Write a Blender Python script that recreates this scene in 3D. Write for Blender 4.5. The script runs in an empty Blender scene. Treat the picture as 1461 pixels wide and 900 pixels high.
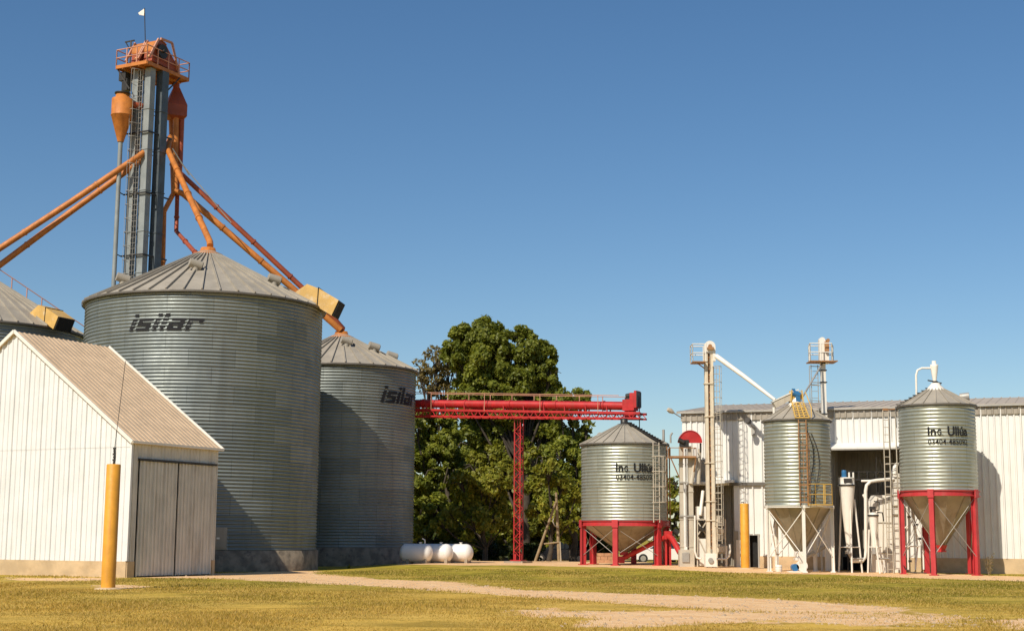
import bpy, bmesh, math, random
import numpy as np
from mathutils import Vector, Matrix
R_ = math.radians
V = Vector
random.seed(7)
rng = np.random.default_rng(11)
sc = bpy.context.scene
col = sc.collection

# ------------------------------------------------------------------ camera
HC = 1.6
FPX = 2072.0
TH = R_(8.72)
ROLL = 0.006
_f = V((0, math.cos(TH), math.sin(TH)))
_u0 = V((0, -math.sin(TH), math.cos(TH)))
_r0 = V((1, 0, 0))
_r = _r0 * math.cos(ROLL) + _u0 * math.sin(ROLL)
_u = -_r0 * math.sin(ROLL) + _u0 * math.cos(ROLL)
CAM = V((0, 0, HC))


def ray(px, py):
    return _f * FPX + _r * (px - 730.5) + _u * (450 - py)


def P(px, py, Y):
    """World point seen at photo pixel (px, py) at forward distance Y."""
    d = ray(px, py)
    return CAM + d * (Y / d.y)


def Z(px, py, Y):
    return P(px, py, Y).z


def sm(a, b, x):
    t = min(1, max(0, (x - a) / (b - a)))
    return t * t * (3 - 2 * t)


def g(x, y):
    """Ground height."""
    b = 0.24 * sm(60, 77, y) * (1 - sm(88, 103, y)) * sm(-9.5, -4, x) * (1 - 0.75 * sm(9, 20, x))
    und = 0.03 * math.sin(x * 0.31 + 1.3) * math.sin(y * 0.21)
    return b + und * (1 - sm(30, 60, y) * 0.6)


def G(px, py):
    d = ray(px, py)
    z = 0.0
    for _ in range(12):
        t = (z - HC) / d.z
        p = CAM + d * t
        z = g(p.x, p.y)
    return V((p.x, p.y, z))


cam = bpy.data.objects.new("camera", bpy.data.cameras.new("camera"))
col.objects.link(cam)
cam.data.lens = 36 * FPX / 1461
cam.data.sensor_width = 36
cam.data.clip_start = 0.1
cam.data.clip_end = 5000
m = Matrix((_r, _u, -_f)).transposed().to_4x4()
m.translation = CAM
cam.matrix_world = m
sc.camera = cam

# ------------------------------------------------------------------ light
SUN_H = V((-0.545, -0.838, 0)).normalized()
SUN_EL = math.atan(0.93)
to_sun = V((SUN_H.x * math.cos(SUN_EL), SUN_H.y * math.cos(SUN_EL), math.sin(SUN_EL)))
sun = bpy.data.objects.new("sun", bpy.data.lights.new("sun", 'SUN'))
col.objects.link(sun)
sun.data.energy = 5.0
sun.data.angle = R_(0.5)
sun.data.color = (1.0, 0.91, 0.77)
sun.rotation_euler = to_sun.to_track_quat('Z', 'Y').to_euler()
w = bpy.data.worlds.new("World")
sc.world = w
w.use_nodes = True
nt = w.node_tree
bg = nt.nodes["Background"]
sky = nt.nodes.new("ShaderNodeTexSky")
sky.sky_type = 'NISHITA'
sky.sun_disc = False
sky.sun_elevation = SUN_EL
sky.sun_rotation = math.atan2(to_sun.x, to_sun.y)
sky.altitude = 100
sky.air_density = 1.0
sky.dust_density = 0.35
sky.ozone_density = 2.5
hs = nt.nodes.new("ShaderNodeHueSaturation")
hs.inputs['Saturation'].default_value = 1.2
hs.inputs['Hue'].default_value = 0.5
nt.links.new(sky.outputs[0], hs.inputs['Color'])
nt.links.new(hs.outputs[0], bg.inputs[0])
bg.inputs[1].default_value = 0.097
sc.view_settings.view_transform = 'Standard'
sc.view_settings.look = 'None'
sc.view_settings.gamma = 1
sc.view_settings.exposure = 0.0
sc.view_settings.use_curve_mapping = False

# ------------------------------------------------------------------ materials


def mat(name):
    m = bpy.data.materials.new(name)
    m.use_nodes = True
    return m, m.node_tree, m.node_tree.nodes["Principled BSDF"]


def N(nt, t, **kw):
    n = nt.nodes.new(t)
    for k, v in kw.items():
        if hasattr(n, k):
            setattr(n, k, v)
        else:
            n.inputs[k].default_value = v
    return n


def c4(c):
    return (c[0], c[1], c[2], 1)


def mix(nt, fac, a, b, mode='MIX'):
    n = nt.nodes.new("ShaderNodeMix")
    n.data_type = 'RGBA'
    n.blend_type = mode
    for i, x in ((0, fac), (6, a), (7, b)):
        if isinstance(x, (int, float)):
            n.inputs[i].default_value = x
        elif isinstance(x, tuple):
            n.inputs[i].default_value = c4(x)
        else:
            nt.links.new(x, n.inputs[i])
    return n.outputs[2]


def ramp(nt, src, a, b, ca=0.0, cb=1.0):
    n = nt.nodes.new("ShaderNodeMapRange")
    nt.links.new(src, n.inputs[0])
    n.inputs[1].default_value = a
    n.inputs[2].default_value = b
    n.inputs[3].default_value = ca
    n.inputs[4].default_value = cb
    n.interpolation_type = 'SMOOTHSTEP'
    return n.outputs[0]


def noise(nt, scale, vec_scale=(1, 1, 1), detail=4, rough=0.55, coord='Object'):
    tc = nt.nodes.new("ShaderNodeTexCoord")
    mp = nt.nodes.new("ShaderNodeMapping")
    mp.inputs['Scale'].default_value = vec_scale
    nt.links.new(tc.outputs[coord], mp.inputs[0])
    n = nt.nodes.new("ShaderNodeTexNoise")
    n.inputs['Scale'].default_value = scale
    n.inputs['Detail'].default_value = detail
    n.inputs['Roughness'].default_value = rough
    nt.links.new(mp.outputs[0], n.inputs[0])
    return n.outputs['Fac']


def bump(nt, b, h, strength=0.3, dist=0.02):
    n = nt.nodes.new("ShaderNodeBump")
    n.inputs['Strength'].default_value = strength
    n.inputs['Distance'].default_value = dist
    nt.links.new(h, n.inputs['Height'])
    nt.links.new(n.outputs[0], b.inputs['Normal'])


def paint(name, c, rough=0.5, metal=0.0, var=0.25, dirt=None, dirt_amt=0.35, streak=True, sc_=1.0, bmp=0.0):
    m, nt, b = mat(name)
    n1 = noise(nt, 1.1 * sc_, (1, 1, 1), 5)
    dark = tuple(x * (1 - var) for x in c)
    o = mix(nt, ramp(nt, n1, 0.3, 0.7), dark, c)
    if dirt is not None:
        n2 = noise(nt, 1.6 * sc_, (2.2, 2.2, 0.22) if streak else (1, 1, 1), 6, 0.65)
        o = mix(nt, ramp(nt, n2, 0.5, 0.78, 0, dirt_amt), o, dirt)
    nt.links.new(o, b.inputs['Base Color'])
    b.inputs['Metallic'].default_value = metal
    n3 = noise(nt, 4 * sc_)
    nt.links.new(ramp(nt, n3, 0.25, 0.75, max(0.05, rough - 0.1), min(1, rough + 0.12)), b.inputs['Roughness'])
    if bmp:
        bump(nt, b, noise(nt, 14 * sc_, detail=6), bmp, 0.02)
    return m


def galv(name, c1, c2, rough=0.46, metal=0.45, bw=2.2, bh=0.86, mort=0.011):
    m, nt, b = mat(name)
    uv = nt.nodes.new("ShaderNodeUVMap")
    br = nt.nodes.new("ShaderNodeTexBrick")
    nt.links.new(uv.outputs[0], br.inputs[0])
    br.inputs['Color1'].default_value = c4(c1)
    br.inputs['Color2'].default_value = c4(c2)
    br.inputs['Mortar'].default_value = c4(tuple(x * 0.5 for x in c1))
    br.inputs['Scale'].default_value = 1
    br.inputs['Mortar Size'].default_value = mort
    br.inputs['Mortar Smooth'].default_value = 0.3
    br.inputs['Brick Width'].default_value = bw
    br.inputs['Row Height'].default_value = bh
    n2 = noise(nt, 0.9, (2.0, 2.0, 0.18), 6, 0.65)
    o = mix(nt, ramp(nt, n2, 0.45, 0.8, 0, 0.45), br.outputs[0], tuple(x * 0.5 for x in c1))
    n4 = noise(nt, 0.5, (1, 1, 1), 3)
    o = mix(nt, ramp(nt, n4, 0.3, 0.7, 0.0, 0.3), o, (c1[0] * 1.2, c1[1] * 1.12, c1[2] * 0.95))
    nt.links.new(o, b.inputs['Base Color'])
    b.inputs['Metallic'].default_value = metal
    n3 = noise(nt, 2.2, (1, 1, 0.6), 5)
    nt.links.new(ramp(nt, n3, 0.25, 0.75, rough - 0.1, rough + 0.14), b.inputs['Roughness'])
    return m


M = {}
M['galv'] = galv('galvanised_sheet', (0.185, 0.212, 0.21), (0.275, 0.305, 0.30))
M['galv_feed'] = galv('galvanised_sheet_feed', (0.31, 0.33, 0.285), (0.40, 0.415, 0.36), 0.4, 0.5, 1.7, 0.86, 0.01)
M['galv_roof'] = paint('galvanised_roof', (0.37, 0.33, 0.265), 0.6, 0.05, 0.18, (0.25, 0.21, 0.16), 0.35, False)
M['hopper'] = paint('hopper_sheet', (0.34, 0.30, 0.22), 0.45, 0.35, 0.25, (0.14, 0.10, 0.05), 0.6)
M['white_sheet'] = paint('white_wall_sheet', (0.75, 0.74, 0.70), 0.5, 0.0, 0.07, (0.5, 0.45, 0.37), 0.35)
M['shed_sheet'] = paint('shed_wall_sheet', (0.72, 0.725, 0.715), 0.5, 0.0, 0.08, (0.52, 0.49, 0.43), 0.4)
M['shed_door'] = paint('shed_door_sheet', (0.66, 0.63, 0.56), 0.5, 0.0, 0.15, (0.26, 0.2, 0.13), 0.6)
M['shed_roof'] = paint('shed_roof_sheet', (0.62, 0.465, 0.31), 0.6, 0.0, 0.15, (0.40, 0.29, 0.2), 0.5, False, 1.5)
M['bld_roof'] = paint('building_roof_sheet', (0.46, 0.39, 0.31), 0.65, 0.0, 0.15, (0.3, 0.25, 0.2), 0.4, False)
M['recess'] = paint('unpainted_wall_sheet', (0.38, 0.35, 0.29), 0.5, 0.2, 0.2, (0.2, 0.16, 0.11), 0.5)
M['concrete'] = paint('concrete', (0.40, 0.34, 0.26), 0.85, 0, 0.3, (0.15, 0.12, 0.09), 0.7, True, 1.4, 0.5)
M['plinth'] = paint('plinth_concrete', (0.60, 0.44, 0.26), 0.85, 0, 0.25, (0.36, 0.24, 0.12), 0.6, False, 1.2, 0.5)
M['silo_base'] = paint('silo_base_concrete', (0.30, 0.24, 0.17), 0.9, 0, 0.5, (0.06, 0.05, 0.04), 0.95, False, 1.8, 0.6)
M['post'] = paint('yellow_post_paint', (0.76, 0.35, 0.03), 0.55, 0, 0.2, (0.45, 0.2, 0.05), 0.65, True, 2.2, 0.15)
M['red'] = paint('red_paint', (0.52, 0.022, 0.022), 0.5, 0, 0.25, (0.28, 0.06, 0.04), 0.75, True, 2.0)
M['red_leg'] = paint('red_leg_paint', (0.50, 0.035, 0.04), 0.5, 0, 0.2, (0.40, 0.12, 0.10), 0.5, True, 1.3)
M['orange'] = paint('orange_paint', (0.57, 0.195, 0.032), 0.55, 0, 0.3, (0.30, 0.09, 0.025), 0.75, True, 2.0)
M['orange_shade'] = paint('weathered_shade_orange_paint', (0.36, 0.075, 0.028), 0.55, 0, 0.3, (0.2, 0.05, 0.02), 0.6, True, 1.2)  # darker copy of the orange; shade on the tower head and spouts painted in
M['pink_rail'] = paint('faded_orange_rail', (0.62, 0.30, 0.19), 0.5, 0, 0.2, (0.4, 0.15, 0.08), 0.5)
M['hood'] = paint('yellow_hood_paint', (0.68, 0.42, 0.12), 0.5, 0, 0.2, (0.72, 0.60, 0.42), 0.8, False, 1.2)
M['tower'] = paint('blue_grey_steel', (0.29, 0.32, 0.32), 0.5, 0.1, 0.25, (0.2, 0.19, 0.17), 0.5)
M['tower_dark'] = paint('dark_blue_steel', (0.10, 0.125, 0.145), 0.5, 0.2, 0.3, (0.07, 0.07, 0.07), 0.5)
M['dark'] = paint('dark_steel', (0.06, 0.055, 0.05), 0.5, 0.5, 0.3)
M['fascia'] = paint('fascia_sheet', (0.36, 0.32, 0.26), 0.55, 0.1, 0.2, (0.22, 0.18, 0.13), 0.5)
M['seam'] = paint('dark_seam', (0.16, 0.145, 0.125), 0.6, 0.3, 0.3)
M['grey'] = paint('grey_steel', (0.42, 0.40, 0.36), 0.5, 0.3, 0.2, (0.25, 0.2, 0.14), 0.4)
M['beige'] = paint('beige_steel', (0.55, 0.49, 0.39), 0.5, 0.0, 0.2, (0.33, 0.26, 0.17), 0.45)
M['white'] = paint('white_paint', (0.80, 0.76, 0.68), 0.45, 0, 0.08, (0.5, 0.4, 0.28), 0.35, True, 1.5)
M['rusty'] = paint('rusty_white_paint', (0.72, 0.63, 0.48), 0.55, 0, 0.2, (0.36, 0.17, 0.06), 0.8, True, 2.2)
M['rust'] = paint('rusty_orange_steel', (0.40, 0.20, 0.08), 0.6, 0, 0.3, (0.35, 0.14, 0.05), 0.6, True, 2)
M['yellow'] = paint('yellow_cage_paint', (0.66, 0.42, 0.10), 0.5, 0, 0.2, (0.36, 0.2, 0.06), 0.6, True, 2)
M['tank'] = paint('white_tank_paint', (0.82, 0.80, 0.76), 0.35, 0, 0.05, (0.6, 0.55, 0.48), 0.3, True, 1.2)
M['blue'] = paint('blue_motor_paint', (0.03, 0.16, 0.36), 0.4, 0, 0.2)
M['black'] = paint('black_lettering', (0.022, 0.022, 0.024), 0.6, 0, 0.2)
M['black'].node_tree.nodes['Principled BSDF'].inputs['Specular IOR Level'].default_value = .15
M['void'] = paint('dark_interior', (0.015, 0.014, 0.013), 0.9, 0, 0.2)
M['wood'] = paint('weathered_wood', (0.34, 0.25, 0.14), 0.8, 0, 0.3, (0.17, 0.12, 0.07), 0.6, True, 3, 0.4)
M['bark'] = paint('bark', (0.075, 0.058, 0.04), 0.9, 0, 0.4, (0.09, 0.07, 0.05), 0.6, True, 3, 0.6)
M['brick'] = paint('salmon_blockwork', (0.52, 0.28, 0.15), 0.85, 0, 0.3, (0.33, 0.2, 0.12), 0.5, False, 3, 0.5)
M['car_black'] = paint('dark_car_paint', (0.012, 0.014, 0.02), 0.2, 0.2, 0.1)
M['car_white'] = paint('white_car_paint', (0.78, 0.77, 0.75), 0.25, 0, 0.03)
M['glass'] = paint('dark_glass', (0.02, 0.025, 0.03), 0.08, 0.0, 0.1)
M['tyre'] = paint('tyre_rubber', (0.02, 0.02, 0.02), 0.8, 0, 0.2)
M['lamp_red'] = paint('red_lens', (0.4, 0.01, 0.01), 0.2, 0, 0.1)
M['lamp_white'] = paint('clear_lens', (0.75, 0.75, 0.72), 0.15, 0, 0.05)
M['weed'] = paint('weed_leaf', (0.10, 0.16, 0.03), 0.6, 0, 0.3)


def leaf_mat(name, c1, c2, tr=0.35):
    m = bpy.data.materials.new(name)
    m.use_nodes = True
    nt = m.node_tree
    b = nt.nodes["Principled BSDF"]
    out = nt.nodes["Material Output"]
    ge = nt.nodes.new("ShaderNodeNewGeometry")
    n = noise(nt, 0.35, (1, 1, 1), 3)
    o = mix(nt, ge.outputs['Random Per Island'], c1, c2)
    o = mix(nt, ramp(nt, n, 0.35, 0.65, 0, 0.5), o, tuple(x * 0.6 for x in c1))
    nt.links.new(o, b.inputs['Base Color'])
    b.inputs['Roughness'].default_value = 0.5
    b.inputs['Specular IOR Level'].default_value = 0.35
    t = nt.nodes.new("ShaderNodeBsdfTranslucent")
    nt.links.new(mix(nt, 1.0, o, (1.3, 1.25, 0.5), 'MULTIPLY'), t.inputs[0])
    ms = nt.nodes.new("ShaderNodeMixShader")
    ms.inputs[0].default_value = tr
    nt.links.new(b.outputs[0], ms.inputs[1])
    nt.links.new(t.outputs[0], ms.inputs[2])
    nt.links.new(ms.outputs[0], out.inputs[0])
    return m


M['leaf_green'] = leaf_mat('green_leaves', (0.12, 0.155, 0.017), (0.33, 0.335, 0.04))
M['leaf_light'] = leaf_mat('yellow_green_leaves', (0.16, 0.185, 0.017), (0.38, 0.35, 0.045))
M['leaf_brown'] = leaf_mat('brownish_leaves', (0.19, 0.15, 0.05), (0.33, 0.25, 0.09))
M['leaf_shade'] = leaf_mat('shade_dark_leaves', (0.03, 0.05, 0.01), (0.07, 0.09, 0.015))  # near-black leaves carry the shade under the trees in their colour

# ------------------------------------------------------------------ mesh builder
WL = {}
ZUP = V((0, 0, 1))


class MB:
    def __init__(self):
        self.v, self.f, self.s, self.uv = [], [], [], {}

    def add(self, vs, fs, smooth=False, uvs=None):
        o = len(self.v)
        self.v += [tuple(p) for p in vs]
        for i, fc in enumerate(fs):
            if uvs:
                self.uv[len(self.f)] = uvs[i]
            self.f.append([o + k for k in fc])
            self.s.append(smooth)
        return self

    def box(self, c, s, ex=V((1, 0, 0)), ey=V((0, 1, 0)), ez=ZUP):
        c = V(c)
        vs = []
        for k in (-.5, .5):
            for j, i in ((-.5, -.5), (-.5, .5), (.5, .5), (.5, -.5)):
                vs.append(c + ex * (i * s[0]) + ey * (j * s[1]) + ez * (k * s[2]))
        return self.add(vs, [(3, 2, 1, 0), (4, 5, 6, 7), (0, 1, 5, 4), (1, 2, 6, 5), (2, 3, 7, 6), (3, 0, 4, 7)])

    def beam(self, p0, p1, w, h, up=ZUP):
        p0, p1 = V(p0), V(p1)
        d = p1 - p0
        L = d.length
        d.normalize()
        if abs(d.dot(up)) > 0.99:
            up = V((0, 1, 0)) if abs(d.y) < .9 else V((1, 0, 0))
        side = d.cross(up).normalized()
        u2 = side.cross(d).normalized()
        return self.box((p0 + p1) / 2, (w, L, h), side, d, u2)

    def tube(self, pts, r, n=10, caps=True):
        pts = [V(p) for p in pts]
        rs = r if isinstance(r, (list, tuple)) else [r] * len(pts)
        vs, fs = [], []
        t0 = (pts[1] - pts[0]).normalized()
        nrm = t0.cross(ZUP if abs(t0.z) < .95 else V((1, 0, 0))).normalized()
        for i, p in enumerate(pts):
            if i == 0:
                t = t0
            elif i == len(pts) - 1:
                t = (pts[i] - pts[i - 1]).normalized()
            else:
                t = ((pts[i] - pts[i - 1]).normalized() + (pts[i + 1] - pts[i]).normalized()).normalized()
            nrm = (nrm - t * nrm.dot(t)).normalized()
            b = t.cross(nrm)
            for k in range(n):
                a = 2 * math.pi * k / n
                vs.append(p + (nrm * math.cos(a) + b * math.sin(a)) * rs[i])
        for i in range(len(pts) - 1):
            for k in range(n):
                k2 = (k + 1) % n
                fs.append((i * n + k, i * n + k2, (i + 1) * n + k2, (i + 1) * n + k))
        self.add(vs, fs, True)
        if caps:
            e = (len(pts) - 1) * n
            self.add(vs[:n], [tuple(range(n - 1, -1, -1))])
            self.add(vs[e:], [tuple(range(n))])
        return self

    def lathe(self, prof, c, n=48, smooth=True, a0=0.0, a1=2 * math.pi, axis=None, flat_u=None):
        """prof: [(r, z)], c: base centre; UV in metres along the sheet."""
        c = V(c)
        full = abs(a1 - a0 - 2 * math.pi) < 1e-6
        ex, ey, ez = axis if axis else (V((1, 0, 0)), V((0, 1, 0)), ZUP)
        cols = n if full else n + 1
        vs, fs, uvs = [], [], []
        rr = max(p[0] for p in prof)
        for (r, z) in prof:
            for k in range(cols):
                a = a0 + (a1 - a0) * k / n
                vs.append(c + ex * (r * math.cos(a)) + ey * (r * math.sin(a)) + ez * z)
        for i in range(len(prof) - 1):
            for k in range(n):
                k2 = (k + 1) % cols
                fs.append((i * cols + k, i * cols + k2, (i + 1) * cols + k2, (i + 1) * cols + k))
                u0, u1 = (a1 - a0) * k / n * rr, (a1 - a0) * (k + 1) / n * rr
                z0, z1 = prof[i][1], prof[i + 1][1]
                uvs.append(((u0, z0), (u1, z0), (u1, z1), (u0, z1)))
        return self.add(vs, fs, smooth, uvs)

    def prism(self, pts, vec):
        vec = V(vec)
        n = len(pts)
        vs = [V(p) for p in pts] + [V(p) + vec for p in pts]
        fs = [tuple(range(n - 1, -1, -1)), tuple(range(n, 2 * n))]
        fs += [(i, (i + 1) % n, n + (i + 1) % n, n + i) for i in range(n)]
        return self.add(vs, fs)

    def build(self, name, mt, parent=None, loc=None):
        if loc is None:
            loc = WL[parent.name] if parent else V((0, 0, 0))
        loc = V(loc)
        me = bpy.data.meshes.new(name)
        me.from_pydata([(x - loc.x, y - loc.y, z - loc.z) for x, y, z in self.v], [], self.f)
        if self.uv:
            ul = me.uv_layers.new(name="UVMap")
            for pi, pol in enumerate(me.polygons):
                u = self.uv.get(pi)
                if u:
                    for j, li in enumerate(pol.loop_indices):
                        ul.data[li].uv = u[j]
        me.polygons.foreach_set("use_smooth", self.s)
        me.materials.append(M[mt] if isinstance(mt, str) else mt)
        me.update()
        o = bpy.data.objects.new(name, me)
        col.objects.link(o)
        if parent:
            o.parent = parent
            o.location = loc - WL[parent.name]
        else:
            o.location = loc
        WL[o.name] = loc
        return o


def tag(o, label, cat, group=None, kind=None):
    if label:
        o['label'] = label
    if cat:
        o['category'] = cat
    if group:
        o['group'] = group
    if kind:
        o['kind'] = kind
    return o


def thing(name, label, cat, loc, group=None):
    o = bpy.data.objects.new(name, None)
    col.objects.link(o)
    o.empty_display_size = 0.3
    o.location = loc
    WL[o.name] = V(loc)
    return tag(o, label, cat, group)


def ladder(mb, p0, p1, side, w=0.4, step=0.3, r=0.025, cage=None, cage_from=0.2):
    p0, p1, side = V(p0), V(p1), V(side).normalized()
    for s in (-.5, .5):
        mb.tube([p0 + side * (s * w), p1 + side * (s * w)], r, 6)
    L = (p1 - p0).length
    d = (p1 - p0) / L
    k = step / 2
    while k < L:
        mb.tube([p0 + d * k - side * (w / 2), p0 + d * k + side * (w / 2)], r * .7, 5)
        k += step
    if cage:
        out = V(cage)
        k = L * cage_from
        hoop = []
        while k < L:
            c = p0 + d * k
            pts = []
            for j in range(9):
                a = math.pi * j / 8
                pts.append(c + side * (math.cos(a) * w * .75) + out * (math.sin(a) * .7 + .02))
            mb.tube(pts, r * .7, 5)
            hoop.append(pts)
            k += 0.8
        for j in (1, 3, 5, 7):
            mb.tube([h[j] for h in hoop], r * .55, 4)


def railing(mb, pts, h=1.0, step=1.2, r=0.025, mids=1, close=False, slope_posts=True):
    pts = [V(p) for p in pts]
    if close:
        pts = pts + [pts[0]]
    for a, b in zip(pts, pts[1:]):
        for k in range(1, mids + 2):
            z = V((0, 0, h * k / (mids + 1)))
            mb.tube([a + z, b + z], r, 6)
        n = max(1, int(round((b - a).length / step)))
        for i in range(n + 1):
            q = a.lerp(b, i / n)
            mb.tube([q, q + V((0, 0, h))], r * 1.1, 6)


def corr(mb, p0, p1, zb, zt, out, pitch=0.3, depth=0.035, s0=0.0):
    """Trapezoidal ribbed sheet from p0 to p1 (plan), zt a number or function of the run."""
    p0, p1, out = V((p0[0], p0[1], 0)), V((p1[0], p1[1], 0)), V(out)
    L = (p1 - p0).length
    d = (p1 - p0) / L
    ss = [(0.0, 0)]
    k = 0
    while k * pitch < L:
        b = k * pitch
        for fr, o in ((0.62, 0), (0.70, 1), (0.90, 1), (0.98, 0)):
            if 0 < b + fr * pitch < L:
                ss.append((b + fr * pitch, o * (1.7 if k % 3 == 0 else 1)))
        k += 1
    ss.append((L, 0))
    zf = zt if callable(zt) else (lambda s: zt)
    zg = zb if callable(zb) else (lambda s: zb)
    vs, fs = [], []
    for s, o in ss:
        q = p0 + d * s + out * (o * depth)
        vs += [(q.x, q.y, zg(s)), (q.x, q.y, zf(s))]
    for i in range(len(ss) - 1):
        fs.append((2 * i, 2 * i + 2, 2 * i + 3, 2 * i + 1))
    return mb.add(vs, fs)


def seam_sheet(mb, a, b, c, d, n, rib_h=0.05, rib_w=0.06, th=0.05):
    """Roof sheet a-b (eave) c-d (ridge; d above a) with raised ribs up the slope."""
    a, b, c, d = V(a), V(b), V(c), V(d)
    nrm = (b - a).cross(d - a).normalized()
    if nrm.z < 0:
        nrm = -nrm
    mb.prism([a, b, c, d], -nrm * th)
    for i in range(n + 1):
        t = i / n
        p, q = a.lerp(b, t), d.lerp(c, t)
        mb.beam(p + nrm * rib_h * .4, q + nrm * rib_h * .4, rib_w, rib_h, nrm)


FONT_CACHE = {}


def text_polys(body, size, bold=0.02):
    cu = bpy.data.curves.new("lettering_outline", 'FONT')
    cu.body = body
    cu.size = size
    cu.fill_mode = 'FRONT'
    cu.resolution_u = 4
    cu.offset = bold
    o = bpy.data.objects.new("lettering_outline", cu)
    col.objects.link(o)
    dg = bpy.context.evaluated_depsgraph_get()
    me = bpy.data.meshes.new_from_object(o.evaluated_get(dg))
    bm = bmesh.new()
    bm.from_mesh(me)
    xs = [v.co.x for v in bm.verts]
    x = min(xs) + .08
    while x < max(xs):
        bmesh.ops.bisect_plane(bm, geom=bm.verts[:] + bm.edges[:] + bm.faces[:], plane_co=(x, 0, 0), plane_no=(1, 0, 0))
        x += .08
    bm.verts.index_update()
    vs = [tuple(v.co) for v in bm.verts]
    fs = [tuple(v.index for v in p.verts) for p in bm.faces]
    bm.free()
    bpy.data.objects.remove(o)
    bpy.data.curves.remove(cu)
    bpy.data.meshes.remove(me)
    return vs, fs


def wrap(mb, vs, fs, c, Rr, ang, z0):
    """Lay flat lettering round a cylinder: x runs along the wall from angle ang, y up from z0."""
    out = []
    for (x, y, *_z) in vs:
        a = ang + x / Rr
        out.append((c[0] + Rr * math.cos(a), c[1] + Rr * math.sin(a), z0 + y))
    mb.add(out, fs)
# ------------------------------------------------------------------ grain silos


def rib_profile(Rr, z0, z1, pitch=0.17, amp=0.032, per=6):
    n = int(round((z1 - z0) / pitch))
    pr = []
    for i in range(n * per + 1):
        z = z0 + (z1 - z0) * i / (n * per)
        pr.append((Rr + amp * math.sin(2 * math.pi * i / per), z))
    return pr


def cam_angle(c):
    return math.atan2(-c[1], -c[0])


def shear_rects(word, h=1.0, sw=0.31, sh=0.36):
    """Square italic lettering drawn as sheared rectangles; returns verts, faces, width (body height 1)."""
    vs, fs = [], []
    x = 0.0

    def rect(x0, x1, y0, y1):
        n = max(1, int((x1 - x0) / 0.2))
        for i in range(n):
            a, b = x0 + (x1 - x0) * i / n, x0 + (x1 - x0) * (i + 1) / n
            o = len(vs)
            for px_, py_ in ((a, y0), (b, y0), (b, y1), (a, y1)):
                vs.append((x + px_ + sh * py_, py_))
            fs.append((o, o + 1, o + 2, o + 3))
    t = 0.235
    for ch in word:
        if ch == 'i':
            rect(0, sw, 0, 1)
            rect(0, sw, 1.16, 1.40)
            w_ = sw
        elif ch == 'l':
            rect(0, sw, 0, 1.42)
            w_ = sw
        elif ch == 's':
            rect(0, 1, 1 - t, 1)
            rect(0, 1, .4, .6)
            rect(0, 1, 0, t)
            rect(0, sw, .6, 1 - t)
            rect(1 - sw, 1, t, .4)
            w_ = 1
        elif ch == 'a':
            rect(.1, 1, 1 - t, 1)
            rect(0, 1, .42, .6)
            rect(0, 1, 0, t)
            rect(1 - sw, 1, .6, 1 - t)
            rect(1 - sw, 1, t, .42)
            rect(0, sw, t, .42)
            w_ = 1
        else:
            rect(0, sw, 0, 1)
            rect(sw, 1, 1 - t, 1)
            rect(1 - sw * .9, 1, .62, 1 - t)
            w_ = 1
        x += w_ + 0.2
    return vs, fs, x - 0.2


def roof_hood(root, c, Rr, z_at, ang, width=1.3, s=1.0, r_in=1.25):
    rho = V((math.cos(ang), math.sin(ang), 0))
    tau = V((-math.sin(ang), math.cos(ang), 0))
    r0 = Rr - r_in
    o = V((c[0], c[1], 0)) + rho * r0 + V((0, 0, z_at(r0)))

    def q(a, z, w_):
        return o + rho * (a * s) + ZUP * (z * s) + tau * (w_ * width)
    mb = MB()
    mb.prism([q(0, -.1, -.5), q(.75, .42, -.5), q(1.33, .20, -.5), q(1.28, -.75, -.5)], tau * width)
    h = mb.build('roof_hood', 'hood', root)
    mb = MB()
    for (a0, z0), (a1, z1) in (((1.37, .19), (2.40, -.42)), ((2.40, -.42), (2.05, -1.2)), ((2.05, -1.2), (1.32, -.76))):
        pass
    mb.prism([q(1.37, .19, -.5), q(2.40, -.42, -.5), q(2.05, -1.2, -.5), q(1.32, -.76, -.5)], tau * width)
    mb.build('hood_outlet', 'hood', h)
    mb = MB()
    mb.prism([q(2.41, -.43, -.46), q(2.47, -.47, -.46), q(2.13, -1.23, -.46), q(2.07, -1.19, -.46)], tau * width * .92)
    mb.prism([q(1.33, .25, -.52), q(1.37, .24, -.52), q(1.32, -.79, -.52), q(1.28, -.77, -.52)], tau * width * 1.04)
    mb.build('outlet_flap', 'void', h)


def roof_vent(root, c, z_at, ang, r, mt='galv_roof', s=1.0):
    rho = V((math.cos(ang), math.sin(ang), 0))
    p = V((c[0], c[1], 0)) + rho * r + V((0, 0, z_at(r)))
    d = V((.86, .42, -.25)).normalized()
    mb = MB()
    mb.tube([p - ZUP * .1, p + ZUP * .28 * s], .17 * s, 10)
    mb.tube([p + ZUP * .3 * s - d * .32 * s, p + ZUP * .3 * s + d * .3 * s], [.22 * s, .24 * s], 12)
    v = mb.build('roof_vent', mt, root)
    mb = MB()
    mb.tube([p + ZUP * .3 * s + d * .302 * s, p + ZUP * .3 * s + d * .34 * s], .2 * s, 12)
    mb.build('vent_mesh', 'void', v)


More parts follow.
